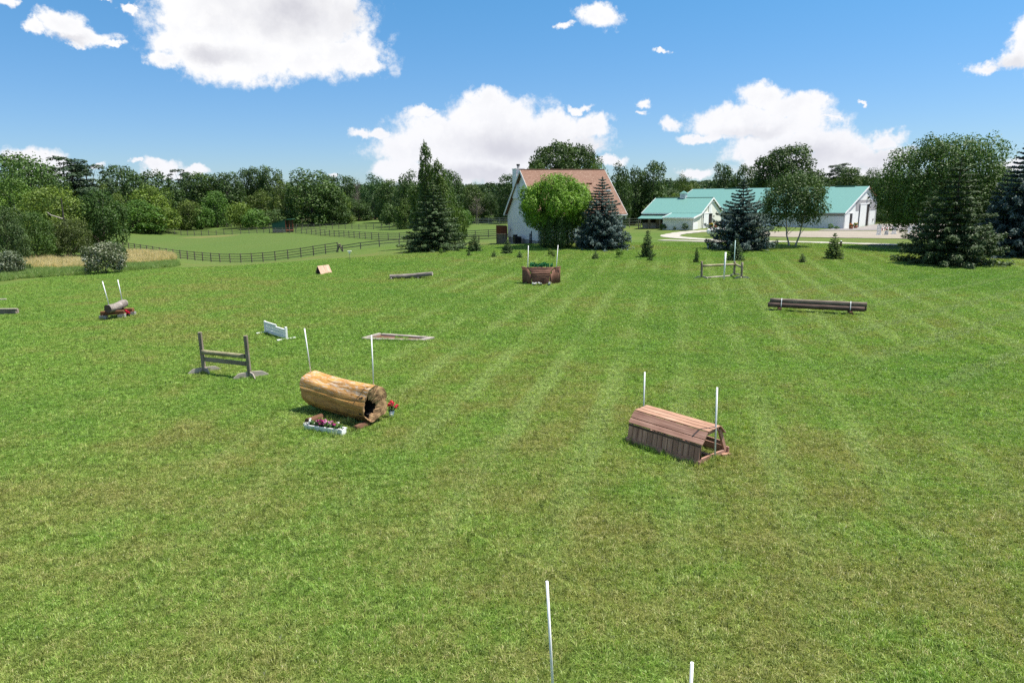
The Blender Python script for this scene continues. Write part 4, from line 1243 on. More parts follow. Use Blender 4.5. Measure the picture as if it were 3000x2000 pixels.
# small capped post and the lamp bollard
gp = G(2074, 727)
t = thing('well_cap_post', 'short white pipe with a blue cap left of the dark spruce', 'post', gp)
rod('pipe', (0, 0, 0), (0, 0, .28), .07, M_PVC, t, n=12)
rod('cap', (0, 0, .28), (0, 0, .40), .085, M_BLUECAP, t, n=12)
gp = G(2463, 723.5)
t = thing('bollard_lamp', 'red-brown bollard lamp with a white cap beside the gravel drive', 'lamp', gp)
board('post', (0, 0, 0), (0, 0, .50), .14, .14, M_REDSTAIN, t, (0, 1, 0), .006)
rod('cap', (0, 0, .50), (0, 0, .60), .12, M_WHITE, t, r1=.05, n=10)

# ------------------------------------------------------------------ the house
def house():
    o = Vector((1.02, 74.0, 0.0))
    t = thing('house', 'white-sided house with a steep rust-brown shingle roof and a chimney', 'house', o, 0.3427)
    L, w, zr, ze, x0, x1, wy, zf = 9.95, 5.26, 7.98, 3.30, 0.35, 9.6, 4.95, 0.80
    sl = (zr - ze) / w
    zw = ze + (w - wy) * sl - 0.20
    b = MB(); b.prism([(-wy, zf), (wy, zf), (wy, zw), (0, zr - 0.24), (-wy, zw)], x0, x1, 'X'); b.build('wall', M_SIDING, t)
    b = MB(); b.box(((x0 + x1) / 2, 0, -0.1), (x1 - x0 - .06, 2 * wy - .06, 1.8)); b.build('foundation', M_CONCRETE, t)
    for s in (-1, 1):
        ln = math.hypot(w, zr - ze)
        r = board('roof_slope', (0, s * w / 2, (zr + ze) / 2), (L, s * w / 2, (zr + ze) / 2), ln, 0.14, M_SHINGLE, t, (0, s * (zr - ze), w), 0.01)
        for x in (-0.012, L + 0.012):
            board('rake_board', (x, s * (w + .02), ze - .10), (x, s * 0.05, zr - .10), 0.03, 0.26, M_WHITE, t, (0, s * (zr - ze), w), 0.004)
        board('gutter', (0.02, s * (w + .03), ze - .06), (L - .02, s * (w + .03), ze - .06), 0.10, 0.12, M_WHITE, t, (0, 0, 1), 0.01)
        board('soffit', (0.05, s * (w - .18), ze - .10), (L - .05, s * (w - .18), ze - .10), 0.34, 0.02, M_WHITE, t, (0, 0, 1), 0)
    board('ridge_cap', (0, 0, zr + .065), (L, 0, zr + .065), 0.26, 0.05, M_SHINGLE, t, (0, 0, 1), 0.015)
    board('attic_band', (x0 - .012, -1.05, 6.72), (x0 - .012, 1.05, 6.72), 0.02, 0.05, M_WHITE, t, (0, 0, 1), 0)
    for y in (-wy, wy):
        board('corner_board', (x0 - .012, y * .988, zf), (x0 - .012, y * .988, zw - .05), 0.02, 0.12, M_WHITE, t, (0, 1, 0), 0)
        board('corner_board', (x1 + .012, y * .988, zf), (x1 + .012, y * .988, zw - .05), 0.02, 0.12, M_WHITE, t, (0, 1, 0), 0)
    # chimney in the back slope
    b = MB(); b.box((0.62, 2.1, 6.6), (0.9, 1.25, 3.1)); ch = b.build('chimney', M_SIDING, t)
    b = MB(); b.box((0.62, 2.1, 8.17), (1.0, 1.35, 0.08)); b.build('chimney_cap', M_WHITE, ch)
    rod('flue', (0.62, 2.1, 8.21), (0.62, 2.1, 8.52), 0.13, M_GREYPANEL, ch, n=12); rod('flue_hood', (0.62, 2.1, 8.50), (0.62, 2.1, 8.68), 0.19, M_BLACK, ch, n=12)
    # plumbing vents and a small roof vent on the front slope
    def onroof(x, f, lift=0.08): return Vector((x, -w * f, zr - (zr - ze) * f + lift))
    rod('vent_pipe', onroof(9.05, .27), onroof(9.05, .27) + Vector((0, 0, .35)), .045, M_BLACK, t, n=8)
    rod('vent_pipe', onroof(8.9, .42), onroof(8.9, .42) + Vector((0, 0, .25)), .05, M_PVC, t, n=8)
    p = onroof(9.1, .50, .14); b = MB(); b.box(p, (.45, .35, .18)); b.build('roof_vent', M_WHITE, t)
    p = onroof(7.25, .33, .10); b = MB(); b.box(p, (.6, .3, .1)); b.build('roof_vent', M_REDSTAIN, t)
    # gable wall fittings
    rod('downpipe', (x0 - .05, -2.5, 0.1), (x0 - .05, -2.5, 1.75), .05, M_BLACK, t, n=8)
    b = MB(); b.tube((x0 - .06, -2.12, 1.45), (x0 - .06, -2.12, .55), .06, .06, 8); b.tube((x0 - .06, -2.12, .55), (x0 - .06, -1.75, .22), .06, .06, 8); b.tube((x0 - .06, -1.75, .22), (x0 - .06, -1.3, .2), .06, .06, 8); b.build('drain_hose', M_BLACK, t, True)
    b = MB(); b.box((x0 - .03, 4.0, 1.62), (.06, .2, .22)); b.build('dryer_vent', M_GREYPANEL, t)
    b = MB(); b.box((x0 - .06, 1.75, .48), (.10, .75, .74)); b.build('cellar_hatch', M_GREYPANEL, t)
    # windows and a door on the long side
    for x, zc, ww, hh in ((2.2, 2.3, .9, 1.2), (5.0, 2.3, .9, 1.2), (6.6, 1.15, .7, .45)):
        b = MB()
        for dz in (-1, 1): b.box((x, -wy - .02, zc + dz * hh / 2), (ww + .16, .05, .08))
        for dx in (-1, 1): b.box((x + dx * ww / 2, -wy - .02, zc), (.08, .048, hh - .08))
        f = b.build('window', M_WHITE, t)
        b = MB(); b.box((x, -wy - .008, zc), (ww - .08, .02, hh - .08)); b.build('pane', M_GLASS, f)
    ac = thing('air_conditioner', 'dark air conditioner beside the shaded white gable of the house', 'air conditioner', Matrix.Rotation(.3427, 4, 'Z') @ Vector((x0 - .75, .1, 0)) + o, .3427)
    ac.location.z = tz(ac.location.x, ac.location.y)
    b = MB(); b.box((0, 0, .04), (.95, 1.3, .08)); b.build('pad', M_CONCRETE, ac)
    b = MB(); b.box((0, -.25, .44), (.7, .7, .72)); b.build('case', M_BLACK, ac)
    b = MB()
    for k in range(9): b.box((0, -.25, .15 + k * .07), (.73, .73, .018))
    b.build('louvre', M_BLACK, ac)
    b = MB(); b.box((0, .38, .52), (.4, .42, .88)); b.build('meter_box', M_BLACK, ac)
house()
# stained wooden screen left of the house
A = P(1455, 709, 78.5); B = P(1484, 711, 77.5)
A.z, B.z = tz(A.x, A.y), tz(B.x, B.y)
d = B - A; L = d.length
t = thing('wooden_screen', 'red-brown stained board screen at the left corner of the house', 'fence panel', A, math.atan2(d.y, d.x))
n = 8
for k in range(n):
    x = L * (k + .5) / n
    board('plank', (x, 0, -.2), (x, 0, 1.05), L / n - .012, .03, M_FENCE, t, (0, -1, 0), .003)
    board('plank', (x, -.03, 1.13), (x, -.03, 2.02), L / n - .012, .03, M_REDSTAIN, t, (0, -1, 0), .003)
board('rail', (0, -.06, 1.09), (L, -.06, 1.09), .06, .07, M_PLY, t, (0, 0, 1), .004)
board('cap', (-.02, -.02, 2.05), (L + .02, -.02, 2.05), .12, .04, M_GREYWOOD, t, (0, 0, 1), .004)
for x in (0, L): board('post', (x, .05, -.3), (x, .05, 2.0), .1, .1, M_REDSTAIN, t, (0, 1, 0), .004)

# ------------------------------------------------------------------ roof with thickness from three or four corners
def slab(name, pts, thick, mat, parent):
    """a flat roof piece: pts[0]->pts[1] runs along its own x axis"""
    pts = [Vector(p) for p in pts]
    x = (pts[1] - pts[0]).normalized(); nrm = x.cross(pts[-1] - pts[0]).normalized()
    if nrm.z < 0: nrm = -nrm
    y = nrm.cross(x)
    m = Matrix((x, y, nrm)).transposed()
    inv = m.inverted(); o0 = pts[0]
    loc = [inv @ (p - o0) for p in pts]
    b = MB(); k = len(pts)
    b.v = [(p.x, p.y, 0) for p in loc] + [(p.x, p.y, -thick) for p in loc]
    b.f = [tuple(range(k)), tuple(reversed(range(k, 2 * k)))] + [(i, i + k, (i + 1) % k + k, (i + 1) % k) for i in range(k)]
    o = b.build(name, mat, parent)
    bm = bmesh.new(); bm.from_mesh(o.data); bmesh.ops.recalc_face_normals(bm, faces=bm.faces); bm.to_mesh(o.data); bm.free()
    mm = m.to_4x4(); mm.translation = o0
    o.matrix_local = mm
    return o
def panel(name, quad, mat, parent, push=(0, 0, 0)):
    b = MB(); b.quad(*[tuple(Vector(p) + Vector(push)) for p in quad]); return b.build(name, mat, parent)

# ------------------------------------------------------------------ stable barn
def stable():
    o = Vector((30.36, 104.0, 0.0))
    rz = math.atan2(math.cos(1.0473), -math.sin(1.0473))
    t = thing('stable', 'cream stable with a teal metal roof, lean-to, porch and small cupola', 'barn', o, rz)
    L, w, u, s, zr, ze, zl = 8.9, 6.42, 4.18, 4.38, 4.76, 2.63, 2.15
    g0 = 0.0
    wy, fy = 6.15, 10.3
    # gable wall facing the yard, with the lean-to's side
    def rise(y): return zr - .16 - abs(y) * (zr - ze) / w
    x = .22
    gab = [(x, -wy, g0 - .5), (x, fy, g0 - .5), (x, fy, zl - .12 + .03), (x, wy, rise(wy)), (x, 0, rise(0)), (x, -wy, rise(wy))]
    wl = MB(); wl.quad(*gab[::-1]); wl.build('gable_wall', M_BARNGABLE, t)
    fw = MB(); fw.box(((.24 + s) / 2, fy - .03, (zl - .17 + g0 - .5) / 2), (s - .2, .06, zl - .17 - g0 + .5)); fw.build('lean_to_wall', M_BARNWALL, t)
    ew = MB(); ew.box((s - .02, (fy + wy) / 2, .8), (.05, fy - wy - .06, 2.6)); ew.build('lean_to_end', M_BARNWALL, t)
    mw = MB(); mw.box(((s + L) / 2, wy, 1.1), (L - s - .3, .06, 3.2)); mw.build('stall_wall', M_GREYWOOD, t)
    bw = MB(); bw.box((L / 2, -wy, 1.1), (L - .5, .06, 3.2)); bw.build('back_wall', M_BARNWALL, t)
    eg = MB(); eg.quad((L - .22, -wy, -.5), (L - .22, -wy, rise(wy)), (L - .22, 0, rise(0)), (L - .22, wy, rise(wy)), (L - .22, wy, -.5)); eg.build('far_gable', M_BARNWALL, t)
    slab('roof_slope', [(0, 0, zr), (L, 0, zr), (L, w, ze), (0, w, ze)], .10, M_TEALROOF, t)
    slab('roof_slope', [(L, 0, zr - .002), (0, 0, zr - .002), (0, -w, ze), (L, -w, ze)], .10, M_TEALROOF, t)
    slab('lean_to_roof', [(0, w - .12, ze - .02), (s, w - .12, ze - .02), (s, w + u, zl), (0, w + u, zl)], .09, M_TEALROOF, t)
    slab('porch_roof', [(s + .02, wy + .05, 2.30), (L, wy + .05, 2.30), (L, 8.2, 1.90), (s + .02, 8.2, 1.90)], .06, M_TEALROOF, t)
    board('ridge_cap', (0, 0, zr + .03), (L, 0, zr + .03), .30, .05, M_TEALROOF, t, (0, 0, 1), .01)
    # white rakes and fascia
    for xx in (-.02, L + .02):
        board('rake_board', (xx, .03, zr - .09), (xx, w + .02, ze - .09), .03, .24, M_WHITE, t, (0, 0, 1), .004)
        board('rake_board', (xx, -.03, zr - .09), (xx, -w - .02, ze - .09), .03, .24, M_WHITE, t, (0, 0, 1), .004)
    board('rake_board', (-.02, w - .1, ze - .11), (-.02, w + u + .02, zl - .09), .03, .22, M_WHITE, t, (0, 0, 1), .004)
    board('rake_board', (s + .01, w - .0, ze - .05), (s + .01, w + u + .02, zl - .05), .03, .20, M_WHITE, t, (0, 0, 1), .004)
    board('fascia', (0, w + u + .02, zl - .09), (s, w + u + .02, zl - .09), .03, .17, M_WHITE, t, (0, 0, 1), .004)
    board('fascia', (s + .06, w + .02, ze - .10), (L, w + .02, ze - .10), .03, .15, M_WHITE, t, (0, 0, 1), .004)
    # sliding door, opening, loft door, side door
    xg = .19
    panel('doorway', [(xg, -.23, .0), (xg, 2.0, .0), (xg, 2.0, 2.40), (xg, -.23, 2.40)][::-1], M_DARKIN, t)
    dr = board('sliding_door', (xg - .06, 2.0, 1.33), (xg - .06, 4.85, 1.33), .05, 2.25, M_WHITE, t, (0, 0, 1), .01)
    board('door_track', (xg - .07, -.35, 2.52), (xg - .07, 4.95, 2.52), .09, .12, M_WHITE, t, (0, 0, 1), .004)
    for y in (-.30, 2.02): board('door_jamb', (xg - .03, y, 0), (xg - .03, y, 2.42), .06, .10, M_WHITE, t, (0, 1, 0), .004)
    board('loft_door', (xg - .03, .15, 3.15), (xg - .03, 1.85, 3.15), .04, 1.0, M_WHITE, t, (0, 0, 1), .006)
    board('loft_beam', (xg + .1, .9, 4.15), (xg - .55, .9, 4.15), .09, .12, M_WHITE, t, (0, 0, 1), .004)
    board('side_door', (xg - .03, 7.7, .78), (xg - .03, 10.1, .78), .05, 1.15, M_WHITE, t, (0, 0, 1), .006)
    board('corner_trim', (xg - .03, 10.22, -.2), (xg - .03, 10.22, zl - .2), .05, .16, M_WHITE, t, (0, 1, 0), .004)
    board('corner_trim', (xg - .03, 5.6, -.2), (xg - .03, 5.6, 2.5), .05, .14, M_WHITE, t, (0, 1, 0), .004)
    for y in (5.15, -1.1): board('wall_lamp', (xg - .08, y, 1.85), (xg - .08, y, 2.1), .12, .10, M_BLACK, t, (0, 1, 0), .01)
    # porch: posts, stall doors
    for x in (s + 1.2, s + 2.8, L - .15): board('porch_post', (x, 8.0, -.3), (x, 8.0, 1.86), .12, .12, M_GREYWOOD, t, (0, 1, 0), .006)
    for x in (s + .8, s + 2.4, s + 3.6):
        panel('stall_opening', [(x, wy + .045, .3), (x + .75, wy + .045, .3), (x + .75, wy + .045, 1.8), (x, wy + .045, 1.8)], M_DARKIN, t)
        board('stall_door', (x - .05, wy + .09, .75), (x + .80, wy + .09, .75), .04, .9, M_GREYPALE, t, (0, 0, 1), .006)
    # cupola
    b = MB(); b.box((4.55, 0, 5.02), (.85, .85, .72)); cu = b.build('cupola', M_WHITE, t)
    b = MB()
    for k in range(5): b.box((4.55, 0, 4.86 + k * .10), (.89, .60, .03)); b.box((4.55, 0, 4.86 + k * .10), (.60, .89, .026))
    b.build('louvre', M_GREYPANEL, cu)
    b = MB()
    ap = (4.55, 0, 5.80); cs = [(4.0, -.55, 5.38), (5.1, -.55, 5.38), (5.1, .55, 5.38), (4.0, .55, 5.38)]
    for k in range(4): b.quad(cs[k], cs[(k + 1) % 4], ap)
    b.quad(*cs[::-1]); b.build('cupola_roof', M_TEALROOF, cu)
stable()

# ------------------------------------------------------------------ indoor riding arena
def arena():
    o = Vector((52.06, 108.0, 0.0)); g = .854
    rz = math.atan2(math.cos(g), -math.sin(g))
    t = thing('riding_hall', 'long white riding hall with a teal metal roof and two sliding doors', 'barn', o, rz)
    L, wd, rp, zr, zf, zb, z0 = 31.6, 18.77, 12.19, 6.23, 2.24, 4.10, -.5
    ov = .15
    # local y runs towards the camera's left; gable spans y 0 .. -wd
    b = MB(); b.quad((.1, 0, z0), (.1, 0, zf - .14), (.1, -rp, zr - .14), (.1, -wd, zb - .14), (.1, -wd, z0)); b.build('gable_wall', M_ARENAGABLE, t)
    b = MB(); b.box((L / 2, -.03, (z0 + 1.62) / 2), (L - .2, .06, 1.62 - z0)); b.build('front_wall', M_ARENAWALL, t)
    b = MB(); b.box((L / 2, -.06, 1.62 + (zf - .16 - 1.62) / 2), (L - .2, .05, zf - .16 - 1.62)); b.build('light_panel', M_GREYPANEL, t)
    b = MB(); b.box((L / 2, -wd + .03, (z0 + zb - .2) / 2), (L - .2, .06, zb - .2 - z0)); b.build('back_wall', M_ARENAWALL, t)
    b = MB(); b.quad((L - .1, 0, z0), (L - .1, -wd, z0), (L - .1, -wd, zb - .14), (L - .1, -rp, zr - .14), (L - .1, 0, zf - .14)); b.build('far_gable', M_ARENAGABLE, t)
    slab('roof_slope', [(-ov, -rp, zr), (L + ov, -rp, zr), (L + ov, .30, zf - .10), (-ov, .30, zf - .10)], .10, M_TEALROOF, t)
    slab('roof_slope', [(L + ov, -rp, zr - .002), (-ov, -rp, zr - .002), (-ov, -wd - .3, zb - .10), (L + ov, -wd - .3, zb - .10)], .10, M_TEALROOF, t)
    for x in (-ov - .02, L + ov + .02):
        board('rake_board', (x, -rp + .03, zr - .10), (x, .32, zf - .20), .03, .26, M_WHITE, t, (0, 0, 1), .004)
        board('rake_board', (x, -rp - .03, zr - .10), (x, -wd - .32, zb - .20), .03, .26, M_REDSTAIN if x < 0 else M_WHITE, t, (0, 0, 1), .004)
    board('fascia', (0, .31, zf - .20), (L, .31, zf - .20), .03, .16, M_GREYPANEL, t, (0, 0, 1), .004)
    for x in (1.0, 10.5, 21.0): board('ridge_vent', (x + 1.0, -rp, zr + .06), (x + 4.2, -rp, zr + .06), .5, .12, M_GREENROOF, t, (0, 0, 1), .02)
    xg = .06
    # translucent grey band, doors
    panel('grey_band', [(xg, -6.3, 2.35), (xg, -6.05, 4.0), (xg, -18.4, 3.92), (xg, -18.72, 2.2)], M_GREYPANEL, t)
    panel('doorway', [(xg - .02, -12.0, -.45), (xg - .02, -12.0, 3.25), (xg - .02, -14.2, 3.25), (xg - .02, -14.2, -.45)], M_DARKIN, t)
    board('sliding_door', (xg - .09, -8.4, 1.42), (xg - .09, -12.0, 1.42), .06, 3.65, M_ARENAGABLE, t, (0, 0, 1), .01)
    board('door_track', (xg - .10, -8.1, 3.36), (xg - .10, -15.0, 3.36), .10, .20, M_WHITE, t, (0, 0, 1), .006)
    for y in (-8.35, -12.05, -14.3): board('door_frame', (xg - .12, y, -.45), (xg - .12, y, 3.26), .05, .16, M_WHITE, t, (0, 1, 0), .004)
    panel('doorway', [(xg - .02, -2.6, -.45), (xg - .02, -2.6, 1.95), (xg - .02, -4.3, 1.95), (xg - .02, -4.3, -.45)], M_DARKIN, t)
    board('side_sliding_door', (xg - .09, -.12, .72), (xg - .09, -2.7, .72), .06, 2.35, M_ARENAGABLE, t, (0, 0, 1), .01)
    board('door_track', (xg - .10, -.1, 2.02), (xg - .10, -4.6, 2.02), .10, .14, M_WHITE, t, (0, 0, 1), .006)
    board('door_frame', (xg - .05, -4.42, -.45), (xg - .05, -4.42, 1.95), .06, .16, M_WHITE, t, (0, 1, 0), .004)
    board('gable_line', (xg - .01, -6.0, 4.06), (xg - .01, -18.3, 4.0), .02, .07, M_WHITE, t, (0, 0, 1), 0)
    for y in (-.05, -wd + .05): board('corner_trim', (xg - .02, y, -.45), (xg - .02, y, (zf if y > -1 else zb) - .3), .05, .18, M_WHITE, t, (0, 1, 0), .004)
    b = MB(); b.box((xg - .22, -12.6, 4.38), (.3, .5, .28)); b.tube((xg, -12.6, 4.1), (xg - .2, -12.6, 4.3), .05, .05, 6); b.build('floodlight', M_BLACK, t)
    b = MB(); b.box((xg - .05, -17.3, .55), (.1, .3, .4)); b.build('meter_box', M_GREYPANEL, t)
arena()

# ------------------------------------------------------------------ propane tank
gp = G(2088, 693)
t = thing('propane_tank', 'white horizontal propane tank half hidden by the dark spruce', 'tank', gp, .05)
V = []; F = []; n = 20
prof = [(-1.55, 0.02), (-1.52, .16), (-1.42, .30), (-1.25, .39), (-1.05, .42), (1.05, .42), (1.25, .39), (1.42, .30), (1.52, .16), (1.55, .02)]
for x, r in prof:
    for k in range(n):
        a = 2 * math.pi * k / n; V.append((x, r * math.cos(a), .62 + r * math.sin(a)))
for i in range(len(prof) - 1):
    for k in range(n):
        j = (k + 1) % n; F.append((i * n + j, i * n + k, (i + 1) * n + k, (i + 1) * n + j))
me = np_mesh('shell', np.array(V), np.array(F), True)
mesh_obj('shell', me, M_WHITE, t)
for x in (-.8, .8): board('foot', (x, -.3, .12), (x, .3, .12), .12, .26, M_CONCRETE, t, (0, 0, 1), .01)
rod('valve_dome', (0, 0, 1.02), (0, 0, 1.16), .16, M_WHITE, t, n=12)
t.location.x += .75

# ------------------------------------------------------------------ flower tubs at the barn doors
def tub(px, py, r, h, mat, label):
    gp = G(px, py)
    t = thing('flower_tub', label, 'flower pot', gp, 0, 'flower tubs by the barn doors')
    rod('pot', (0, 0, 0), (0, 0, h), r * .8, M_TERRA, t, r1=r, n=12)
    many_balls('flowers', [(random.uniform(-r, r) * .7, random.uniform(-r, r) * .7, h + random.uniform(.08, .4)) for _ in range(12)], .11, 20, .12, mat, t)
    many_balls('leaves', [(random.uniform(-r, r) * .8, random.uniform(-r, r) * .8, h + random.uniform(.0, .3)) for _ in range(10)], .12, 14, .13, M_GREENLEAF, t)
tub(2493, 671.5, .30, .45, M_ORANGE, 'flower tub left of the small open door of the riding hall')
tub(2506, 669, .30, .45, M_YELLOW, 'flower tub between the two doors of the riding hall')
tub(2083, 671, .28, .4, M_YELLOW, 'yellow flower tub left of the stable doorway')
tub(2096, 667.5, .26, .4, M_ORANGE, 'orange flower tub right of the stable doorway')
gp = G(2105, 666)
t = thing('garden_bench', 'small dark wooden bench beside the stable doorway', 'bench', gp, -.6)
board('seat', (-.5, 0, .42), (.5, 0, .42), .38, .05, M_REDSTAIN, t, (0, 0, 1), .004)
board('backrest', (-.5, .2, .72), (.5, .2, .72), .04, .3, M_REDSTAIN, t, (0, 0, 1), .004)
for x in (-.45, .45):
    board('leg', (x, -.15, 0), (x, -.15, .42), .06, .06, M_REDSTAIN, t, (0, 1, 0), .004); board('leg', (x, .2, 0), (x, .2, .9), .06, .06, M_REDSTAIN, t, (0, 1, 0), .004)

# ------------------------------------------------------------------ show jumps on the sand
def wing(t, c, w, h, along):
    """a white slatted jump wing"""
    a = Vector(along).normalized()
    for s in (-1, 1): board('wing_post', c + a * (s * w / 2), c + a * (s * w / 2) + Vector((0, 0, h)), .09, .09, M_WHITE, t, (0, 1, 0), .006)
    for k in range(4): board('wing_slat', c - a * (w / 2 - .05) + Vector((0, 0, .18 + k * (h - .3) / 3)), c + a * (w / 2 - .05) + Vector((0, 0, .18 + k * (h - .3) / 3)), .03, .25, M_WHITE, t, (0, 0, 1), .004)
    board('wing_foot', c + a * (-w / 2) + Vector((0, -.3, .04)), c + a * (-w / 2) + Vector((0, .3, .04)), .1, .08, M_WHITE, t, (0, 0, 1), .004)
    board('wing_foot', c + a * (w / 2) + Vector((0, -.3, .04)), c + a * (w / 2) + Vector((0, .3, .04)), .1, .08, M_WHITE, t, (0, 0, 1), .004)
gp = G(2574, 689); ge = G(2618, 687)
t = thing('show_jump', 'white show jump with two red-and-white striped rails beside the riding hall', 'jump', gp)
e = ge - gp
wing(t, Vector((0, 0, 0)), .42, 1.25, (1, 0, 0)); wing(t, Vector((e.x, e.y, 0)), .40, 1.25, (1, 0, 0))
for z in (.80, .58):
    n = 9; a0 = Vector((.24, 0, z)); a1 = Vector((e.x - .22, e.y, z))
    for k in range(n):
        rod('rail_band', a0.lerp(a1, k / n), a0.lerp(a1, (k + 1) / n), .055, M_REDRAIL if k % 2 == 0 else M_WHITE, t, n=8)
pn = G(2595.5, 689) - gp
board('filler_panel', (pn.x - .24, pn.y - .05, .28), (pn.x + .24, pn.y - .05, .28), .03, .52, M_WHITE, t, (0, 0, 1), .004)
b = MB()
for p, q in (((-.13, .12), (-.13, .44)), ((-.11, .28), (-.0, .44)), ((-.11, .28), (.0, .12)), ((.07, .12), (.07, .44)), ((.07, .12), (.14, .12)), ((.15, .2), (.15, .12))):
    b.tube((pn.x + p[0], pn.y - .075, p[1]), (pn.x + q[0], pn.y - .075, q[1]), .014, .014, 4)
b.build('panel_lettering', M_BLACK, t)
gp = G(2662, 684); ge = G(2676, 684)
t = thing('show_jump', 'white show jump wing half hidden behind the big maple', 'jump', gp)
e = ge - gp
wing(t, Vector((0, 0, 0)), .16, 1.1, (1, 0, 0)); wing(t, Vector((e.x, e.y, 0)), .16, 1.1, (1, 0, 0))
for z in (.25, .45, .65, .85): board('rail', (.1, 0, z), (e.x - .1, e.y, z), .04, .12, M_WHITE, t, (0, 0, 1), .004)
gp = G(2688, 679); ge = G(2712, 679)
t = thing('show_jump', 'red and white jump rails glimpsed under the big maple', 'jump', gp)
e = ge - gp
wing(t, Vector((0, 0, 0)), .3, 1.1, (1, 0, 0)); wing(t, Vector((e.x, e.y, 0)), .3, 1.1, (1, 0, 0))
for z in (.35, .75):
    for k in range(5): rod('rail_band', Vector((.2, 0, z)).lerp(Vector((e.x - .2, e.y, z)), k / 5), Vector((.2, 0, z)).lerp(Vector((e.x - .2, e.y, z)), (k + 1) / 5), .055, M_REDRAIL if k % 2 == 0 else M_WHITE, t, n=8)

# ------------------------------------------------------------------ run-in shed in the paddock
A = P(799, 684, 150); B = P(839, 684, 149)
A.z, B.z = tz(A.x, A.y), tz(B.x, B.y)
d = B - A; L = d.length; rz = math.atan2(d.y, d.x)
t = thing('run_in_shed', 'small dark green run-in shed with a sloping roof in the paddock', 'shed', A, rz)
H1, H2 = 2.0, 2.75
b = MB(); b.prism([(0, .85), (L, .85), (L, H2), (0, H1)], 0, .06); b.build('green_wall', M_GREENROOF, t)
b = MB(); b.prism([(0, -.3), (L, -.3), (L, .85), (0, .85)], .0, .05); b.build('pale_base', M_GREYPALE, t)
b = MB(); b.prism([(0, -.3), (L, -.3), (L, H2), (0, H1)], 2.6, 2.66); b.build('far_wall', M_FENCE, t)
b = MB(); b.box((.03, 1.33, .9), (.06, 2.5, 2.3)); b.build('back_wall', M_FENCE, t)
slab('roof', [(-.2, -.15, H1 + .02), (L + .45, -.15, H2 + .17), (L + .45, 2.85, H2 + .17), (-.2, 2.85, H1 + .02)], .08, M_GREENROOF, t)
for y in (.05, 1.3, 2.6): board('post', (L - .05, y, -.3), (L - .05, y, H2), .14, .14, M_REDSTAIN, t, (0, 1, 0), .006)
board('partition', (L + .02, -.1, .55), (L + .02, 2.7, .55), .06, .3, M_REDSTAIN, t, (0, 0, 1), .006)

# ------------------------------------------------------------------ fences: every post and board a piece
POST_ME, RAIL_ME = {}, {}
def fence(label, pts, h, rails, spacing, pmat, rmat, rail_h=.12, post_w=.11, group='paddock fences', jitter=.03, pad=0.0):
    W = [Vector((p[0], p[1], 0)) for p in pts]
    for _ in range(2):
        q = [W[0]]
        for a, b in zip(W, W[1:]): q += [a.lerp(b, .25), a.lerp(b, .75)]
        W = q + [W[-1]]
    d = [0]
    for a, b in zip(W, W[1:]): d.append(d[-1] + (b - a).length)
    n = max(2, int(round(d[-1] / spacing)) + 1)
    S = []
    for tt in np.linspace(0, d[-1], n):
        i = min(max(int(np.searchsorted(d, tt)) - 1, 0), len(W) - 2)
        p = W[i].lerp(W[i + 1], (tt - d[i]) / max(d[i + 1] - d[i], 1e-6))
        S.append(ground(p.x, p.y))
    o = S[0].copy()
    t = thing('paddock_fence', label, 'fence', o, 0, group)
    key = (round(h, 2), post_w, pmat.name)
    if key not in POST_ME:
        b = MB(); b.box((h / 2 - .15, 0, 0), (h + .3, post_w, post_w)); ob = b.build('post', pmat); POST_ME[key] = ob.data; bpy.data.objects.remove(ob)
    rk = (rail_h, rmat.name)
    if rk not in RAIL_ME:
        b = MB(); b.box((.5, 0, 0), (1.0, .035, rail_h)); ob = b.build('board', rmat); RAIL_ME[rk] = ob.data; bpy.data.objects.remove(ob)
    upm = Matrix(((0, 0, -1), (0, 1, 0), (1, 0, 0))).to_4x4()
    for i, p in enumerate(S):
        po = bpy.data.objects.new('post', POST_ME[key]); link(po, t)
        m = Matrix.Rotation(random.uniform(-.02, .02), 4, 'X') @ Matrix.Rotation(random.uniform(-.02, .02), 4, 'Y') @ upm
        m.translation = p - o
        po.matrix_local = m
        if i == len(S) - 1: break
        q = S[i + 1]
        dirv = (q - p); side = Vector((dirv.y, -dirv.x, 0)).normalized() * (post_w / 2 + .02)
        for k in range(rails):
            z = h * (0.16 + 0.76 * k / max(rails - 1, 1)) if rails > 2 else h * (.5 + .4 * k)
            a = p - o + side + Vector((0, 0, z + random.uniform(-jitter, jitter))); b_ = q - o + side + Vector((0, 0, z + random.uniform(-jitter, jitter)))
            ro = bpy.data.objects.new('board', RAIL_ME[rk]); link(ro, t)
            m = frame(a, b_); Ln = (b_ - a).length
            m = m @ Matrix.Diagonal((Ln, 1, 1, 1)); m.translation = a
            ro.matrix_local = m
    return t
g3 = lambda px, py, y: P(px, py, y)
fence('four-board wooden fence curving along the low near edge of the paddock', [g3(330, 732, 108), g3(506, 755, 97), g3(626, 768, 91), g3(708, 770, 89), g3(797, 765, 87), g3(896, 752, 86), g3(990, 738, 84)], 1.22, 4, 1.85, M_FENCE, M_FENCE, .085)
fence('low two-board fence running from the stile towards the big spruce', [g3(1004, 737, 84), g3(1100, 724.5, 83), g3(1190, 718, 83), g3(1330, 711, 83), g3(1462, 708, 83)], .80, 2, 2.4, M_POST, M_POST, .10)
fence('middle paddock fence rising and dipping behind the grassy mound', [g3(330, 690, 175), g3(500, 690, 163), g3(640, 684, 156), g3(757, 682, 153), g3(800, 683, 149), g3(884, 683, 144), g3(970, 692, 132), g3(1092, 702, 117), g3(1150, 704, 114), g3(1270, 700, 112), g3(1470, 696, 107)], 1.2, 4, 2.3, M_POST, M_FENCE, .10)
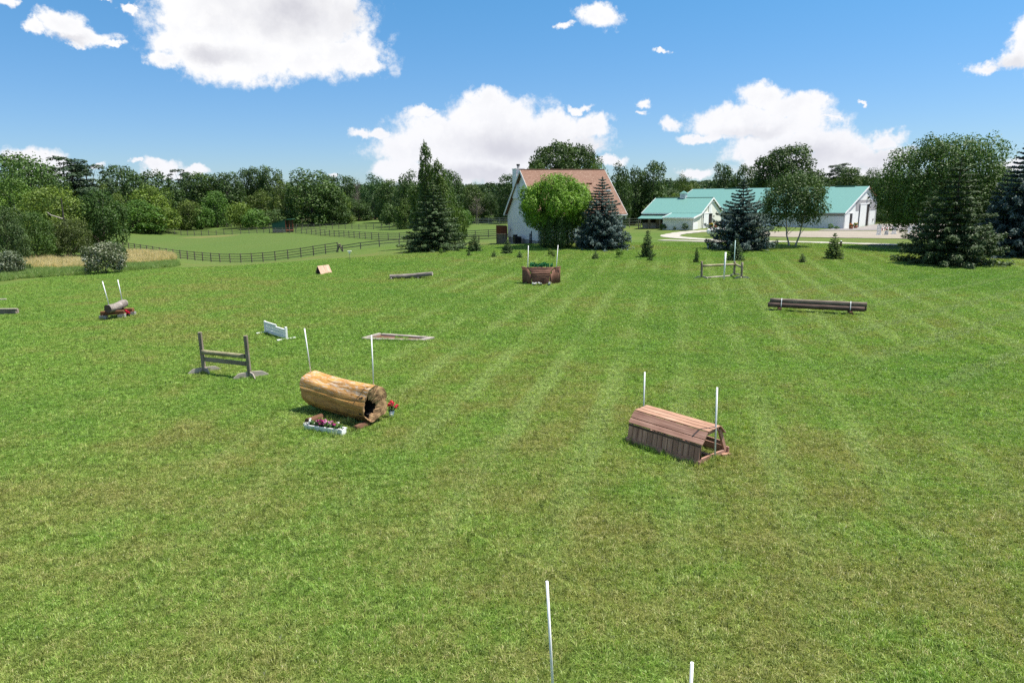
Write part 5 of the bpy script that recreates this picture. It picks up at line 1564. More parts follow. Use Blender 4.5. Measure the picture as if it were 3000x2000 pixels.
fence('farthest paddock fence along the foot of the left tree line', [g3(330, 668, 205), g3(507, 667, 199), g3(660, 666, 188), g3(757, 669, 178), g3(942, 671, 164), g3(1090, 672, 155), g3(1240, 668, 150)], 1.2, 4, 2.15, M_POST, M_FENCE, .09)
fence('thin dark fence in front of the straw-coloured far field', [g3(840, 655, 205), g3(950, 651, 212), g3(1060, 650, 214), g3(1200, 652, 206)], 1.2, 3, 2.6, M_FENCE, M_FENCE, .09)
fence('pale board fence behind the brown screen left of the house', [g3(1310, 663, 152), g3(1400, 658, 150), g3(1500, 656, 147), g3(1560, 656, 146)], 1.35, 4, 2.5, M_PALEFENCE, M_PALEFENCE, .10)
fence('weathered rail fence between the house and the stable', [g3(1780, 672, 112), g3(1830, 669, 110), g3(1876, 668, 108)], 1.5, 4, 2.2, M_GREYPALE, M_GREYPALE, .10)
# stile: crossed beams at the bend of the fence
gp = P(996, 739, 84.3); gp.z = tz(gp.x, gp.y)
t = thing('fence_stile', 'dark A-shaped timber stile where the two paddock fences meet', 'stile', gp)
for s in (-1, 1):
    board('leg', (-.38 * 1, s * .25, 0), (.05, s * .25, .95), .10, .10, M_FENCE, t, (0, 1, 0), .006)
    board('leg', (.40, s * .25, 0), (-.05, s * .25, .95), .10, .10, M_FENCE, t, (0, 1, 0), .006)
for z, x in ((.35, .26), (.65, .14)):
    for s in (-1, 1): board('step', (s * x, -.35, z), (s * x, .35, z), .12, .05, M_FENCE, t, (0, 0, 1), .004)
board('top_beam', (0, -.35, .95), (0, .35, .95), .14, .10, M_FENCE, t, (0, 0, 1), .004)

# ------------------------------------------------------------------ trees
def limb_tube(b, pts, radii, n=7):
    for i in range(len(pts) - 1): b.tube(pts[i], pts[i + 1], radii[i], radii[i + 1], n, cap=False)
def broadleaf(seed, H=14.0, W=10.0, base=3.0, n=6000, leaf=0.34, blobs=34, blob_r=(.13, .22), flat=1.0, droop=0.0, core=True, stems=1, trunk_r=.28, shape=1.0, aspect=.7, airy=0.0, bark=None, updir=.35, skirt=0):
    """returns (trunk mesh, crown mesh): rounded leaf masses carried on limbs"""
    rg = np.random.default_rng(seed); rd = random.Random(seed)
    cz, rz_ = base + (H - base) * .5, (H - base) * .5
    C = []; Rr = []
    k = 0
    while len(C) < blobs and k < 4000:
        k += 1
        d = unit(rg.normal(size=3))
        if d[2] < -.75: continue
        f = rg.uniform(.58, .86) if rg.random() < .82 else rg.uniform(.15, .5)
        wz = 1.0
        z = d[2] * rz_ * f
        # shape > 1 widens low, < 1 widens high
        lev = (z / rz_ + 1) / 2
        wr = (W / 2) * f * ((1 - lev) * shape + lev * (2 - shape))
        p = np.array([d[0] * wr, d[1] * wr, cz + z])
        r = W * rg.uniform(*blob_r)
        if p[2] + r * flat > H: p[2] = H - r * flat
        if all(np.linalg.norm((p - c) / np.array([1, 1, flat])) > .62 * (r + q) * .8 for c, q in zip(C, Rr)) or k > 2500:
            C.append(p); Rr.append(r)
    for _ in range(skirt):
        an = rg.uniform(0, 2 * math.pi); rr = W * rg.uniform(.22, .42)
        C.append(np.array([math.cos(an) * rr, math.sin(an) * rr, H * rg.uniform(.05, .24)])); Rr.append(W * rg.uniform(.11, .18))
    C = np.array(C); Rr = np.array(Rr)
    share = Rr ** 2 / (Rr ** 2).sum()
    P_, N_, T_ = [], [], []
    mid = np.array([0, 0, cz - rz_ * .25])
    for c, r, s in zip(C, Rr, share):
        m = int(n * s)
        d = unit(rg.normal(size=(m * 2, 3)))
        out = unit(c - mid)
        keep = (d @ out) > -.45 + .3 * rg.random(m * 2)
        d = d[keep][:m]; m = len(d)
        rr = r * (1.0 - .38 * rg.random((m, 1)) ** 1.6) * (1 + .14 * np.sin(d[:, :1] * 7 + c[0]) + .12 * np.sin(d[:, 1:2] * 8 + c[1]))
        if airy: rr = rr * (1 + airy * rg.normal(size=(m, 1)) * .35)
        p = c + d * rr * np.array([1, 1, flat])
        p[:, 2] -= droop * np.linalg.norm(p[:, :2], axis=1) * .1
        P_.append(p); N_.append(unit(d * .9 + .55 * rg.normal(size=(m, 3)) + np.array([0, 0, updir])))
        T_.append(np.clip(rg.normal(.5 + rg.normal() * .12, .2, m), 0, 1))
    P_, N_, T_ = np.concatenate(P_), np.concatenate(N_), np.concatenate(T_)
    sz = leaf * (.6 + .8 * rg.random(len(P_)))
    crown = leaf_mesh('crown', P_, N_, sz, T_, aspect=aspect, rg=rg, fold=.08)
    b = MB()
    for s in range(stems):
        an = s * 2 * math.pi / max(stems, 1) + .4
        off = Vector((math.cos(an), math.sin(an), 0)) * (.0 if stems == 1 else .35)
        lean = Vector((math.cos(an), math.sin(an), 0)) * (.0 if stems == 1 else W * .14)
        pts = [off * .6 + Vector((0, 0, -.3)), off + lean * .4 + Vector((rd.uniform(-.1, .1), rd.uniform(-.1, .1), base * .8)), off + lean + Vector((rd.uniform(-.3, .3), rd.uniform(-.3, .3), base + (H - base) * .45)), off + lean * 1.2 + Vector((0, 0, H * .86))]
        limb_tube(b, pts, [trunk_r * 1.25, trunk_r * .85, trunk_r * .5, trunk_r * .12], 9)
        order = rg.permutation(len(C))[:max(8, len(C) // (2 * stems))]
        for i in order:
            c = Vector(C[i]); st = max(base * .75, c.z - rd.uniform(.25, .45) * (H - base))
            f = min(1, max(0, (st - base * .8) / max(H - base, .1)))
            s0 = off + lean * (.4 + f) + Vector((0, 0, st))
            md = s0.lerp(c, .5) + Vector((0, 0, .15 * (c - s0).length * rd.uniform(-.2, .6)))
            limb_tube(b, [s0, md, c], [trunk_r * .34, trunk_r * .22, trunk_r * .06], 5)
    me = bpy.data.meshes.new('trunk'); me.from_pydata(b.v, [], b.f); me.update()
    me.polygons.foreach_set('use_smooth', np.ones(len(me.polygons), dtype=bool))
    me.materials.append(bark or M_BARK)
    return me, crown

def conifer(seed, H=10.0, W=5.0, base=.25, whorls=26, per=11, twigs=30, twig=.34, droop=.25, gap=.0, taper=.85, wid=.24, ragged=.12, upturn=.12, trunk_r=.16, bare=0.0):
    """tiers of boughs, each bough a spray of needle twigs on both sides"""
    rg = np.random.default_rng(seed); rd = random.Random(seed)
    P_, N_, A_, S_, T_ = [], [], [], [], []
    b = MB()
    b.tube((0, 0, -.3), (0, 0, H * .55), trunk_r, trunk_r * .55, 9, cap=False); b.tube((0, 0, H * .55), (0, 0, H * .99), trunk_r * .55, .015, 7, cap=False)
    for wi in range(whorls):
        f = wi / (whorls - 1)
        z0 = base + (H * .97 - base) * f ** .92
        rad = W / 2 * (1 - f) ** taper * rg.uniform(1 - ragged, 1 + ragged) + .10
        m = max(4, int(per * (1 - .55 * f)))
        ph = rg.uniform(0, 6.28)
        for k in range(m):
            an = ph + 2 * math.pi * k / m + rg.normal() * .12
            ln = rad * rg.uniform(1 - 1.4 * ragged, 1 + ragged)
            if gap and rg.random() < gap: continue
            dr = droop * (1 - f) * rg.uniform(.6, 1.3)
            nt = max(6, int(3.6 * twigs * (ln / (W / 2)) ** .8))
            u = rg.random(nt) ** .62
            u = np.maximum(u, bare)
            hd = np.array([math.cos(an), math.sin(an)])
            sd_ = np.array([-hd[1], hd[0]])
            half = wid * ln * (1.06 - u) + .05
            lat = rg.uniform(-1, 1, nt) * half
            zz = z0 - dr * ln * u + upturn * ln * u ** 3 + (.22 * ln * (1 - f * .2)) * 0 - np.abs(lat) * .18 + rg.normal(size=nt) * .036 * ln
            if f > .8: zz = zz + u * ln * .5 * (f - .8) * 5
            c = np.c_[hd[0] * u * ln + sd_[0] * lat, hd[1] * u * ln + sd_[1] * lat, zz]
            ax = np.c_[np.tile(hd, (nt, 1)) + sd_ * (np.sign(lat) * .75)[:, None], np.full(nt, -.12)]
            P_.append(c); A_.append(unit(ax)); N_.append(unit(np.c_[rg.normal(size=(nt, 2)) * .75 + hd * .45, np.full(nt, .75)]))
            S_.append(twig * .66 * (.65 + .6 * rg.random(nt)) * (.66 + .34 * (1 - f)))
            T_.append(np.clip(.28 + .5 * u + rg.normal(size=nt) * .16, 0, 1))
            if k % 2 == 0 and f < .9: b.tube((0, 0, z0), (hd[0] * ln * .8, hd[1] * ln * .8, z0 - dr * ln * .8 + upturn * ln * .5), .025, .006, 4, cap=False)
    # leader
    nl = 14
    P_.append(np.c_[rg.normal(size=(nl, 2)) * .03, H * .93 + rg.random(nl) * H * .07]); A_.append(unit(np.c_[rg.normal(size=(nl, 2)) * .4, np.ones(nl)])); N_.append(unit(rg.normal(size=(nl, 3)))); S_.append(np.full(nl, twig * .6)); T_.append(rg.random(nl))
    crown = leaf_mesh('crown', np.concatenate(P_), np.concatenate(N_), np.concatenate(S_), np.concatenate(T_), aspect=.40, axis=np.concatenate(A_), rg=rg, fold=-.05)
    me = bpy.data.meshes.new('trunk'); me.from_pydata(b.v, [], b.f); me.update()
    me.materials.append(M_BARK)
    return me, crown

def column(seed, H=6.0, W=1.4, n=5000, leaf=.16):
    """dense arborvitae: upright sprays over a spindle"""
    rg = np.random.default_rng(seed)
    t = rg.random(n); an = rg.uniform(0, 2 * math.pi, n)
    prof = np.minimum(1, (t / .10) ** .6) * np.minimum(1, ((1 - t) / .55) ** .8)
    r = W / 2 * prof * (.82 + .10 * np.sin(an * 4 + t * 6) + .22 * rg.random(n) - .1) + .02
    C = np.c_[r * np.cos(an), r * np.sin(an), .12 + (H - .12) * t]
    Nn = unit(np.c_[np.cos(an), np.sin(an), np.full(n, .25)] + .45 * rg.normal(size=(n, 3)))
    A = np.tile([0., 0., 1.], (n, 1)) + .3 * np.c_[np.cos(an), np.sin(an), np.zeros(n)]
    crown = leaf_mesh('crown', C, Nn, leaf * (.6 + .8 * rg.random(n)), rg.random(n), aspect=.45, axis=A, rg=rg)
    b = MB(); b.tube((0, 0, -.2), (0, 0, H * .8), .09, .02, 7, cap=False)
    me = bpy.data.meshes.new('trunk'); me.from_pydata(b.v, [], b.f); me.update(); me.materials.append(M_BARK)
    return me, crown

def bare_tree(seed, H=11.0, W=6.0):
    rg = np.random.default_rng(seed); b = MB()
    b.tube((0, 0, -.3), (0, 0, H * .5), .2, .12, 7, cap=False); b.tube((0, 0, H * .5), (.2, 0, H * .95), .12, .02, 6, cap=False)
    c = MB()
    for k in range(42):
        z = rg.uniform(.25, .9) * H; an = rg.uniform(0, 6.28); ln = W / 2 * (1.15 - z / H) * rg.uniform(.6, 1.1) + .5
        p0 = Vector((0, 0, z)); p1 = p0 + Vector((math.cos(an) * ln, math.sin(an) * ln, ln * rg.uniform(.5, 1.1)))
        c.tube(p0, p1, .05, .015, 4, cap=False)
        for q in range(10):
            s0 = p0.lerp(p1, rg.uniform(.3, 1)); s1 = s0 + Vector(rg.normal(size=3) * .5) + Vector((0, 0, .6))
            c.tube(s0, s1, .018, .008, 3, cap=False)
    out = []
    for nm, m in (('trunk', b), ('crown', c)):
        me = bpy.data.meshes.new(nm); me.from_pydata(m.v, [], m.f); me.update(); me.materials.append(M_TWIG); out.append(me)
    return out[0], out[1]

KIND = {}
def kind(name, pair, H, W, mat):
    tr, cr = pair
    if len(cr.materials) == 0: cr.materials.append(mat)
    co = np.zeros(len(cr.vertices) * 3, dtype=np.float32); cr.vertices.foreach_get('co', co); co = co.reshape(-1, 3)
    KIND[name] = (tr, cr, float(np.percentile(co[:, 2], 99.8)), 2 * float(np.percentile(np.hypot(co[:, 0], co[:, 1]), 97)))
def put(name, kindname, label, cat, x, y, h, w, tint=(1, 1, 1), rot=None, group=None, z=None):
    tr, cr, H0, W0 = KIND[kindname]
    t = thing(name, label, cat, (x, y, tz(x, y) if z is None else z), random.uniform(0, 6.28) if rot is None else rot, group)
    s = (w / W0, w / W0, h / H0)
    for nm, me in (('trunk', tr), ('crown', cr)):
        o = bpy.data.objects.new(nm, me); link(o, t); o.scale = s
        o.color = tuple(tint) + (1.0,)
    return t
def put_px(name, kindname, label, cat, px, top, Y, wpx, tint=(1, 1, 1), base=None, rot=None, group=None):
    """a tree whose crown shows centred on px, topped at row top, wpx wide, standing Y metres off"""
    p = P(px, base if base else 690, Y)
    z = tz(p.x, Y)
    tp = P(px, top, Y)
    depth = Y * math.cos(R(PITCH)) + (CAM_H - z) * math.sin(R(PITCH))
    return put(name, kindname, label, cat, tp.x, Y, tp.z - z, wpx * depth / FOC, tint, rot, group)

# far and middle-distance kinds
for i in range(6): kind('round%d' % i, broadleaf(20 + i, 14, 10, .3, 8200, .40, 48, (.11, .20), .9, shape=1.12, trunk_r=.22, skirt=22), 14, 10, M_LEAF)
for i in range(3): kind('tall%d' % i, broadleaf(40 + i, 16, 8, .5, 7200, .38, 48, (.12, .20), 1.05, shape=1.05, trunk_r=.2, skirt=18), 16, 8, M_LEAF)
for i in range(3): kind('loose%d' % i, broadleaf(50 + i, 12, 9, .3, 6400, .34, 36, (.12, .20), .9, airy=.5, trunk_r=.18, skirt=16), 12, 9, M_LEAF)
for i in range(3): kind('shrub%d' % i, broadleaf(60 + i, 5, 6, .0, 3600, .30, 26, (.14, .22), .9, shape=1.25, trunk_r=.1), 5, 6, M_LEAF)
for i in range(2): kind('pine%d' % i, broadleaf(70 + i, 18, 9, 4.0, 4800, .52, 40, (.10, .17), .42, shape=1.15, trunk_r=.26, aspect=.4, updir=.9), 18, 9, M_NEEDLE)
for i in range(2): kind('farspruce%d' % i, conifer(80 + i, 14, 5.5, .8, 20, 9, 14, .7, .35, .05), 14, 5.5, M_NEEDLE)
kind('bare', bare_tree(90), 11, 6, M_TWIG)
kind('dome', broadleaf(95, 15, 11, 1.0, 14000, .34, 66, (.09, .16), .9, shape=.94, trunk_r=.3), 15, 11, M_LEAF)

# ---- the tree line across the left, named one by one: px, top row, distance, width px, tint
DK, MD, YL, OL, BR, BL = (.90, .97, .96), (1.2, 1.2, 1.1), (2.3, 2.0, 1.0), (1.8, 1.5, 1.1), (1.5, 1.75, 1.05), (.95, 1.15, 1.3)
TL = [
 ('leafy_tree', 'tall1', 'tall mid-green tree at the far left edge of the tree line', 18, 446, 112, 130, (1.15, 1.2, 1.0)),
 ('leafy_tree', 'loose0', 'feathery green tree left of the white pines', 78, 452, 108, 120, (1.2, 1.3, 1.05)),
 ('white_pine', 'pine0', 'tallest dark white pine in the left tree line', 182, 457, 118, 125, (1.0, 1.1, 1.25)),
 ('white_pine', 'pine1', 'second dark white pine, right of the tallest one', 250, 479, 122, 95, (1.0, 1.1, 1.25)),
 ('leafy_tree', 'round3', 'dark leafy tree between the far left tree and the pines', 128, 500, 112, 110, DK),
 ('leafy_tree', 'loose2', 'thin olive tree right of the white pines', 305, 530, 150, 70, OL),
 ('leafy_tree', 'round0', 'broad dark tree right of the two white pines', 350, 484, 186, 105, DK),
 ('leafy_tree', 'round4', 'wide dark crown behind the light olive tree', 445, 500, 200, 130, (.85, .92, .85)),
 ('leafy_tree', 'loose1', 'light olive-yellow tree in the left tree line', 432, 538, 170, 95, YL),
 ('leafy_tree', 'shrub1', 'yellow-green low tree in front of the dark trunks, left of the paddock', 452, 600, 165, 100, YL),
 ('leafy_tree', 'round1', 'mid-green low tree beside the yellow-green one at the paddock edge', 395, 585, 160, 110, BR),
 ('white_pine', 'pine1', 'lone umbrella-topped pine rising above the left tree line', 526, 497, 235, 55, (.9, 1.0, 1.1)),
 ('leafy_tree', 'tall0', 'dark tree right of the umbrella-topped pine', 565, 509, 215, 70, DK),
 ('leafy_tree', 'tall2', 'pair-topped dark green tree in the left tree line', 608, 507, 212, 80, MD),
 ('leafy_tree', 'round2', 'rounded dark tree left of the tallest airy trees', 660, 506, 210, 85, DK),
 ('leafy_tree', 'tall1', 'slender airy tree top in the middle of the left tree line', 713, 494, 216, 42, (.95, 1, .95)),
 ('leafy_tree', 'tall0', 'second slender airy tree beside the first', 747, 490, 216, 46, (1.05, 1.08, .95)),
 ('leafy_tree', 'tall2', 'tallest leafy tree in the middle of the left tree line', 784, 488, 214, 60, (1.1, 1.1, .95)),
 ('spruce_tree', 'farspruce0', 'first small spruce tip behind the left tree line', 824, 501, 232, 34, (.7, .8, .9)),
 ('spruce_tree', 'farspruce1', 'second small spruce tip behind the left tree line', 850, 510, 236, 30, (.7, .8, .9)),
 ('leafy_tree', 'round5', 'big pale-flecked dense tree at the middle of the tree line', 905, 497, 185, 125, (1.18, 1.22, 1.05)),
 ('leafy_tree', 'round0', 'lower right shoulder of dense foliage beside the big pale-flecked tree', 968, 548, 186, 85, (1.05, 1.1, 1.0)),
 ('leafy_tree', 'tall1', 'dark tree behind the big pale-flecked tree', 950, 512, 225, 70, DK),
 ('leafy_tree', 'round3', 'dark crown left of the bare grey tree', 1012, 513, 222, 70, DK),
 ('bare_tree', 'bare', 'leafless grey tree in the tree line', 1044, 525, 215, 38, (1, 1, 1)),
 ('leafy_tree', 'round1', 'dark blue-green tree left of the big spruce', 1092, 511, 212, 66, BL),
 ('leafy_tree', 'tall0', 'mid-green tree just left of the big spruce', 1132, 527, 190, 60, MD),
 ('leafy_tree', 'round4', 'olive low tree under the pair-topped dark tree', 548, 585, 178, 62, OL),
 ('leafy_tree', 'shrub0', 'bright green shrub at the fence left of the run-in shed', 585, 604, 180, 62, BR),
 ('leafy_tree', 'round2', 'fresh green tree under the rounded dark tree', 628, 560, 190, 66, BR),
 ('leafy_tree', 'shrub2', 'yellow-green shrub at the fence, left of the run-in shed', 706, 592, 182, 70, YL),
 ('leafy_tree', 'shrub1', 'bright leafy shrub just left of the run-in shed', 745, 612, 176, 62, BR),
 ('leafy_tree', 'round0', 'olive tree behind the run-in shed', 830, 532, 195, 66, OL),
 ('leafy_tree', 'shrub0', 'mid-green shrub directly behind the run-in shed', 806, 612, 180, 64, MD),
 ('leafy_tree', 'loose1', 'olive-topped tree in the middle of the left tree line', 762, 555, 200, 60, OL),
 ('leafy_tree', 'loose0', 'yellow-green tree right of the big pale-flecked tree', 990, 563, 195, 55, YL),
 ('leafy_tree', 'shrub2', 'olive shrub at the edge of the straw-coloured field', 1008, 628, 190, 56, OL),
 ('leafy_tree', 'round5', 'grey-green tree left of the straw-coloured field', 1048, 583, 205, 62, (1.0, 1.05, 1.05)),
 ('leafy_tree', 'round3', 'dark leafy tree in the dip left of the straw-coloured field', 1075, 602, 232, 50, DK),
 ('leafy_tree', 'round2', 'dark tree behind the straw-coloured field', 1120, 585, 235, 60, DK),
 ('leafy_tree', 'loose2', 'light green roundish tree left of the big spruce', 1188, 582, 148, 56, (1.5, 1.45, 1.0)),
 ('leafy_tree', 'round1', 'pale-flecked dark tree just behind the big spruce', 1198, 501, 150, 72, (.95, 1.0, .9)),
 ('leafy_tree', 'shrub1', 'dark shrub mass between the fence and the light green tree', 1150, 594, 165, 60, MD),
 # behind and right of the big spruce
 ('leafy_tree', 'tall2', 'dark tree showing right of the tall poplar', 1318, 496, 150, 74, DK),
 ('leafy_tree', 'round4', 'olive-green tree between the big spruce and the house', 1385, 538, 160, 74, (1.25, 1.15, .95)),
 ('bare_tree', 'bare', 'brownish half-bare tree left of the house', 1395, 570, 152, 40, (1, 1, 1)),
 ('leafy_tree', 'shrub2', 'bright leafy shrub at the foot of the big spruce', 1355, 615, 140, 60, BR),
 ('leafy_tree', 'round0', 'dark tree left of the white gable', 1438, 566, 160, 52, DK),
 ('leafy_tree', 'tall0', 'dark leafy tree rising at the left of the chimney', 1490, 512, 150, 66, DK),
 # over the house roof
 ('oak_tree', 'dome', 'big dark oak rising above the rust-brown roof', 1630, 415, 112, 150, (.82, .86, .70)),
 ('oak_tree', 'dome', 'right half of the oak group above the rust-brown roof', 1692, 418, 116, 130, (.80, .85, .72)),
 ('leafy_tree', 'round3', 'lower mid-green tree left of the oak, behind the chimney', 1575, 472, 104, 95, (1.1, 1.1, .8)),
 ('leafy_tree', 'loose0', 'light yellow-green tree at the right end of the roof ridge', 1750, 472, 100, 62, (1.7, 1.6, .8)),
 ('leafy_tree', 'round1', 'dark tree right of the house roof', 1815, 478, 122, 72, (.9, .95, .8)),
 ('leafy_tree', 'round4', 'second dark tree right of the house, lower and broader', 1862, 490, 128, 80, (.95, .98, .85)),
 ('leafy_tree', 'tall1', 'tall dark tree left of the stable', 1915, 473, 128, 80, (.95, 1.02, .85)),
 ('leafy_tree', 'shrub1', 'dark undergrowth between the house and the stable', 1850, 585, 130, 110, (.85, .92, .85)),
 ('leafy_tree', 'shrub0', 'green undergrowth left of the stable roof', 1925, 560, 126, 80, (1.05, 1.1, .9)),
 # behind the barns
 ('leafy_tree', 'loose1', 'airy light tree top behind the stable roof', 2000, 508, 190, 50, (1.4, 1.3, .9)),
 ('leafy_tree', 'shrub2', 'olive low tree behind the cupola', 2020, 535, 170, 70, OL),
 ('leafy_tree', 'loose2', 'yellowish shrub left of the cupola', 1978, 566, 150, 40, YL),
 ('leafy_tree', 'tall2', 'dark tree behind the roof, left of the big round oak', 2124, 479, 168, 62, DK),
 ('leafy_tree', 'round0', 'looser green tree between the dark tree and the big round oak', 2190, 484, 170, 82, (1.05, 1.08, .95)),
 ('oak_tree', 'dome', 'big round-topped oak behind the riding hall', 2313, 424, 158, 164, (.84, .88, .78)),
 ('leafy_tree', 'round3', 'dark tree low behind the birch', 2390, 500, 165, 90, DK),
 ('spruce_tree', 'pine0', 'dark pine behind the right part of the riding hall roof', 2470, 479, 190, 90, (.85, .95, 1.05)),
 ('leafy_tree', 'round2', 'mid-green tree above the riding hall gable', 2495, 492, 165, 100, (1.15, 1.15, .9)),
 ('leafy_tree', 'loose0', 'airy thin tree between the hall gable and the big maple', 2560, 492, 160, 50, (1.05, 1.1, 1.0)),
 ('leafy_tree', 'round5', 'green tree right of the riding hall gable', 2590, 522, 140, 80, (1.2, 1.2, .85)),
 ('leafy_tree', 'shrub0', 'bright green shrubbery beside the riding hall gable', 2605, 560, 132, 70, (1.4, 1.5, .9)),
 ('leafy_tree', 'shrub1', 'dark shrubbery at the right back corner of the riding hall', 2590, 610, 128, 60, DK),
]
for nm, kd, lab, px, top, Y, wpx, tint in TL: put_px(nm, kd, lab, 'tree', px, top, Y, wpx * (1.35 if px < 1250 and kd != 'bare' else 1.12), tint, group=None)

# ---- nearer trees at the left
kind('maple', broadleaf(101, 10, 9, .4, 15000, .26, 46, (.11, .19), .9, shape=1.05, trunk_r=.22), 10, 9, M_LEAF)
kind('willowy', broadleaf(102, 9, 9, .3, 13000, .24, 44, (.11, .20), .95, airy=.3, shape=1.12, trunk_r=.2), 9, 9, M_LEAF)
kind('silver', broadleaf(103, 4, 4.4, .0, 9000, .17, 40, (.12, .20), .85, shape=1.25, trunk_r=.06), 4, 4.4, M_SILVERLEAF)
put_px('leafy_tree', 'willowy', 'big yellow-olive tree in front of the left woods', 'tree', 135, 545, 74, 200, (2.3, 1.95, 1.1))
put_px('leafy_tree', 'maple', 'dark green dense tree left of the paddock fence', 'tree', 285, 558, 77, 150, (.95, 1.1, .8))
put_px('leafy_tree', 'maple', 'green tree with a light top at the left edge', 'tree', 28, 520, 82, 170, (1.8, 1.85, 1.1))
put_px('leafy_tree', 'willowy', 'dim green low tree in front of the yellow-olive tree', 'tree', 85, 618, 66, 120, (1.1, 1.2, .8))
put_px('leafy_tree', 'willowy', 'brownish tangle of foliage in the shade of the yellow-olive tree', 'tree', 195, 640, 70, 120, (1.25, 1.0, .9))
put_px('leafy_tree', 'willowy', 'dull grey-green low tree cut by the left edge', 'tree', 0, 600, 62, 120, (1.2, 1.15, 1.3))
put_px('silver_shrub', 'silver', 'silver-leaved shrub at the left edge above the lawn', 'shrub', 12, 735, 52, 96, (.8, .85, .8))
put_px('silver_shrub', 'silver', 'big rounded white-flecked shrub standing alone at the lawn edge', 'shrub', 297, 709, 52, 126, (1.05, 1.02, 1.0), rot=1.0)
put_px('leafy_shrub', 'shrub1', 'small green bush between the tall grass and the silver shrub', 'shrub', 62, 772, 54, 60, (1.2, 1.25, .8))
put_px('leafy_shrub', 'shrub2', 'dark bush behind the lone white-flecked shrub', 'shrub', 330, 705, 72, 70, (.8, .95, .8))

# ---- the big spruce with the poplars behind it
kind('spruce', conifer(201, 11, 7.2, .2, 22, 14, 90, .40, .30, .03, .90, .27, .16), 11, 7.2, M_NEEDLE)
kind('spruce_b', conifer(202, 8.5, 6.0, .15, 19, 14, 90, .36, .26, .03, .80, .27, .15), 8.5, 6.0, M_NEEDLE)
kind('blue_spruce', conifer(203, 8.0, 5.8, .15, 26, 14, 92, .32, .18, .02, .78, .28, .13, .10), 8.0, 5.8, M_BLUENEEDLE)
kind('loose_spruce', conifer(204, 8.0, 6.6, .1, 23, 12, 105, .34, .24, .03, .86, .28, .20, .22), 8.0, 6.6, M_BLUENEEDLE)
kind('poplar', broadleaf(205, 13, 3.6, 1.0, 7000, .26, 46, (.12, .24), 1.5, trunk_r=.14, airy=.5, shape=1.25), 13, 3.6, M_LEAF)
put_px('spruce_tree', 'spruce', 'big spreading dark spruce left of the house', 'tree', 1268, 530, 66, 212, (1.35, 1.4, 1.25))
put_px('poplar_tree', 'poplar', 'tall narrow poplar whose top stands highest behind the big spruce', 'tree', 1243, 419, 74, 52, (1.2, 1.2, .9))
put_px('poplar_tree', 'poplar', 'shorter poplar just right of the tallest one', 'tree', 1284, 472, 73, 62, (1.45, 1.35, .85))
put_px('leafy_tree', 'maple', 'dark leafy tree behind the big spruce', 'tree', 1262, 500, 88, 150, (1.2, 1.25, .9))
put_px('leafy_tree', 'shrub2', 'light leafy shrub behind the right skirt of the big spruce', 'shrub', 1330, 600, 78, 70, (1.5, 1.5, .9))
# ---- by the house
kind('garden_maple', broadleaf(210, 7.6, 8.0, 1.1, 52000, .155, 60, (.09, .19), .9, shape=1.0, trunk_r=.09, stems=4, bark=M_TWIG), 7.6, 8.0, M_LEAF)
kind('arborvitae', column(211), 6.0, 1.4, M_NEEDLE)
put_px('garden_tree', 'garden_maple', 'bright yellow-green round tree in front of the house roof', 'tree', 1626, 513, 65.5, 214, (2.55, 2.75, 1.0), rot=.6)
for px, top, w_, yy, lab in ((1594, 606, 36, 64.2, 'leftmost dark arborvitae under the bright green tree'), (1614, 602, 36, 63.6, 'second dark arborvitae under the bright green tree'), (1644, 600, 42, 63.2, 'third dark arborvitae under the bright green tree'), (1664, 606, 40, 63.8, 'rightmost dark arborvitae under the bright green tree')):
    put_px('arborvitae', 'arborvitae', lab, 'tree', px, top, yy, w_, (1.5, 1.6, .9), group='arborvitae in front of the house')
put_px('blue_spruce', 'blue_spruce', 'full blue spruce in front of the house', 'tree', 1765, 523, 63.5, 160, (.95, 1.0, 1.0), rot=.3)
put_px('blue_spruce', 'loose_spruce', 'open-branched blue spruce in front of the teal roofs', 'tree', 2180, 527, 63, 192, (.85, .92, .88), rot=.8)
kind('birch', broadleaf(215, 7.4, 6.6, 1.4, 19000, .18, 52, (.10, .18), 1.0, airy=.75, trunk_r=.085, stems=2, bark=M_BIRCHBARK, aspect=.6), 7.4, 6.6, M_LEAF)
put_px('birch_tree', 'birch', 'airy birch with two pale stems in front of the riding hall', 'tree', 2337, 503, 66.5, 184, (1.05, 1.1, .95), rot=1.9)
# ---- the right-hand group
kind('big_maple', broadleaf(220, 11, 12, .8, 48000, .185, 58, (.08, .20), .9, trunk_r=.3), 11, 12, M_LEAF)
put_px('maple_tree', 'big_maple', 'broad big maple at the right behind the green spruce', 'tree', 2772, 396, 63, 330, (1.2, 1.32, .95))
put_px('spruce_tree', 'spruce_b', 'dense green spruce in front of the big maple at the right', 'tree', 2818, 468, 50.5, 262, (1.2, 1.2, 1.05), rot=2.2)
put_px('blue_spruce', 'blue_spruce', 'tall dark blue spruce cut by the right edge', 'tree', 3022, 415, 56, 250, (.75, .82, .85), rot=1.2)
put_px('leafy_tree', 'maple', 'green leafy tree between the big maple and the right edge', 'tree', 2930, 482, 68, 120, (1.2, 1.35, .9))

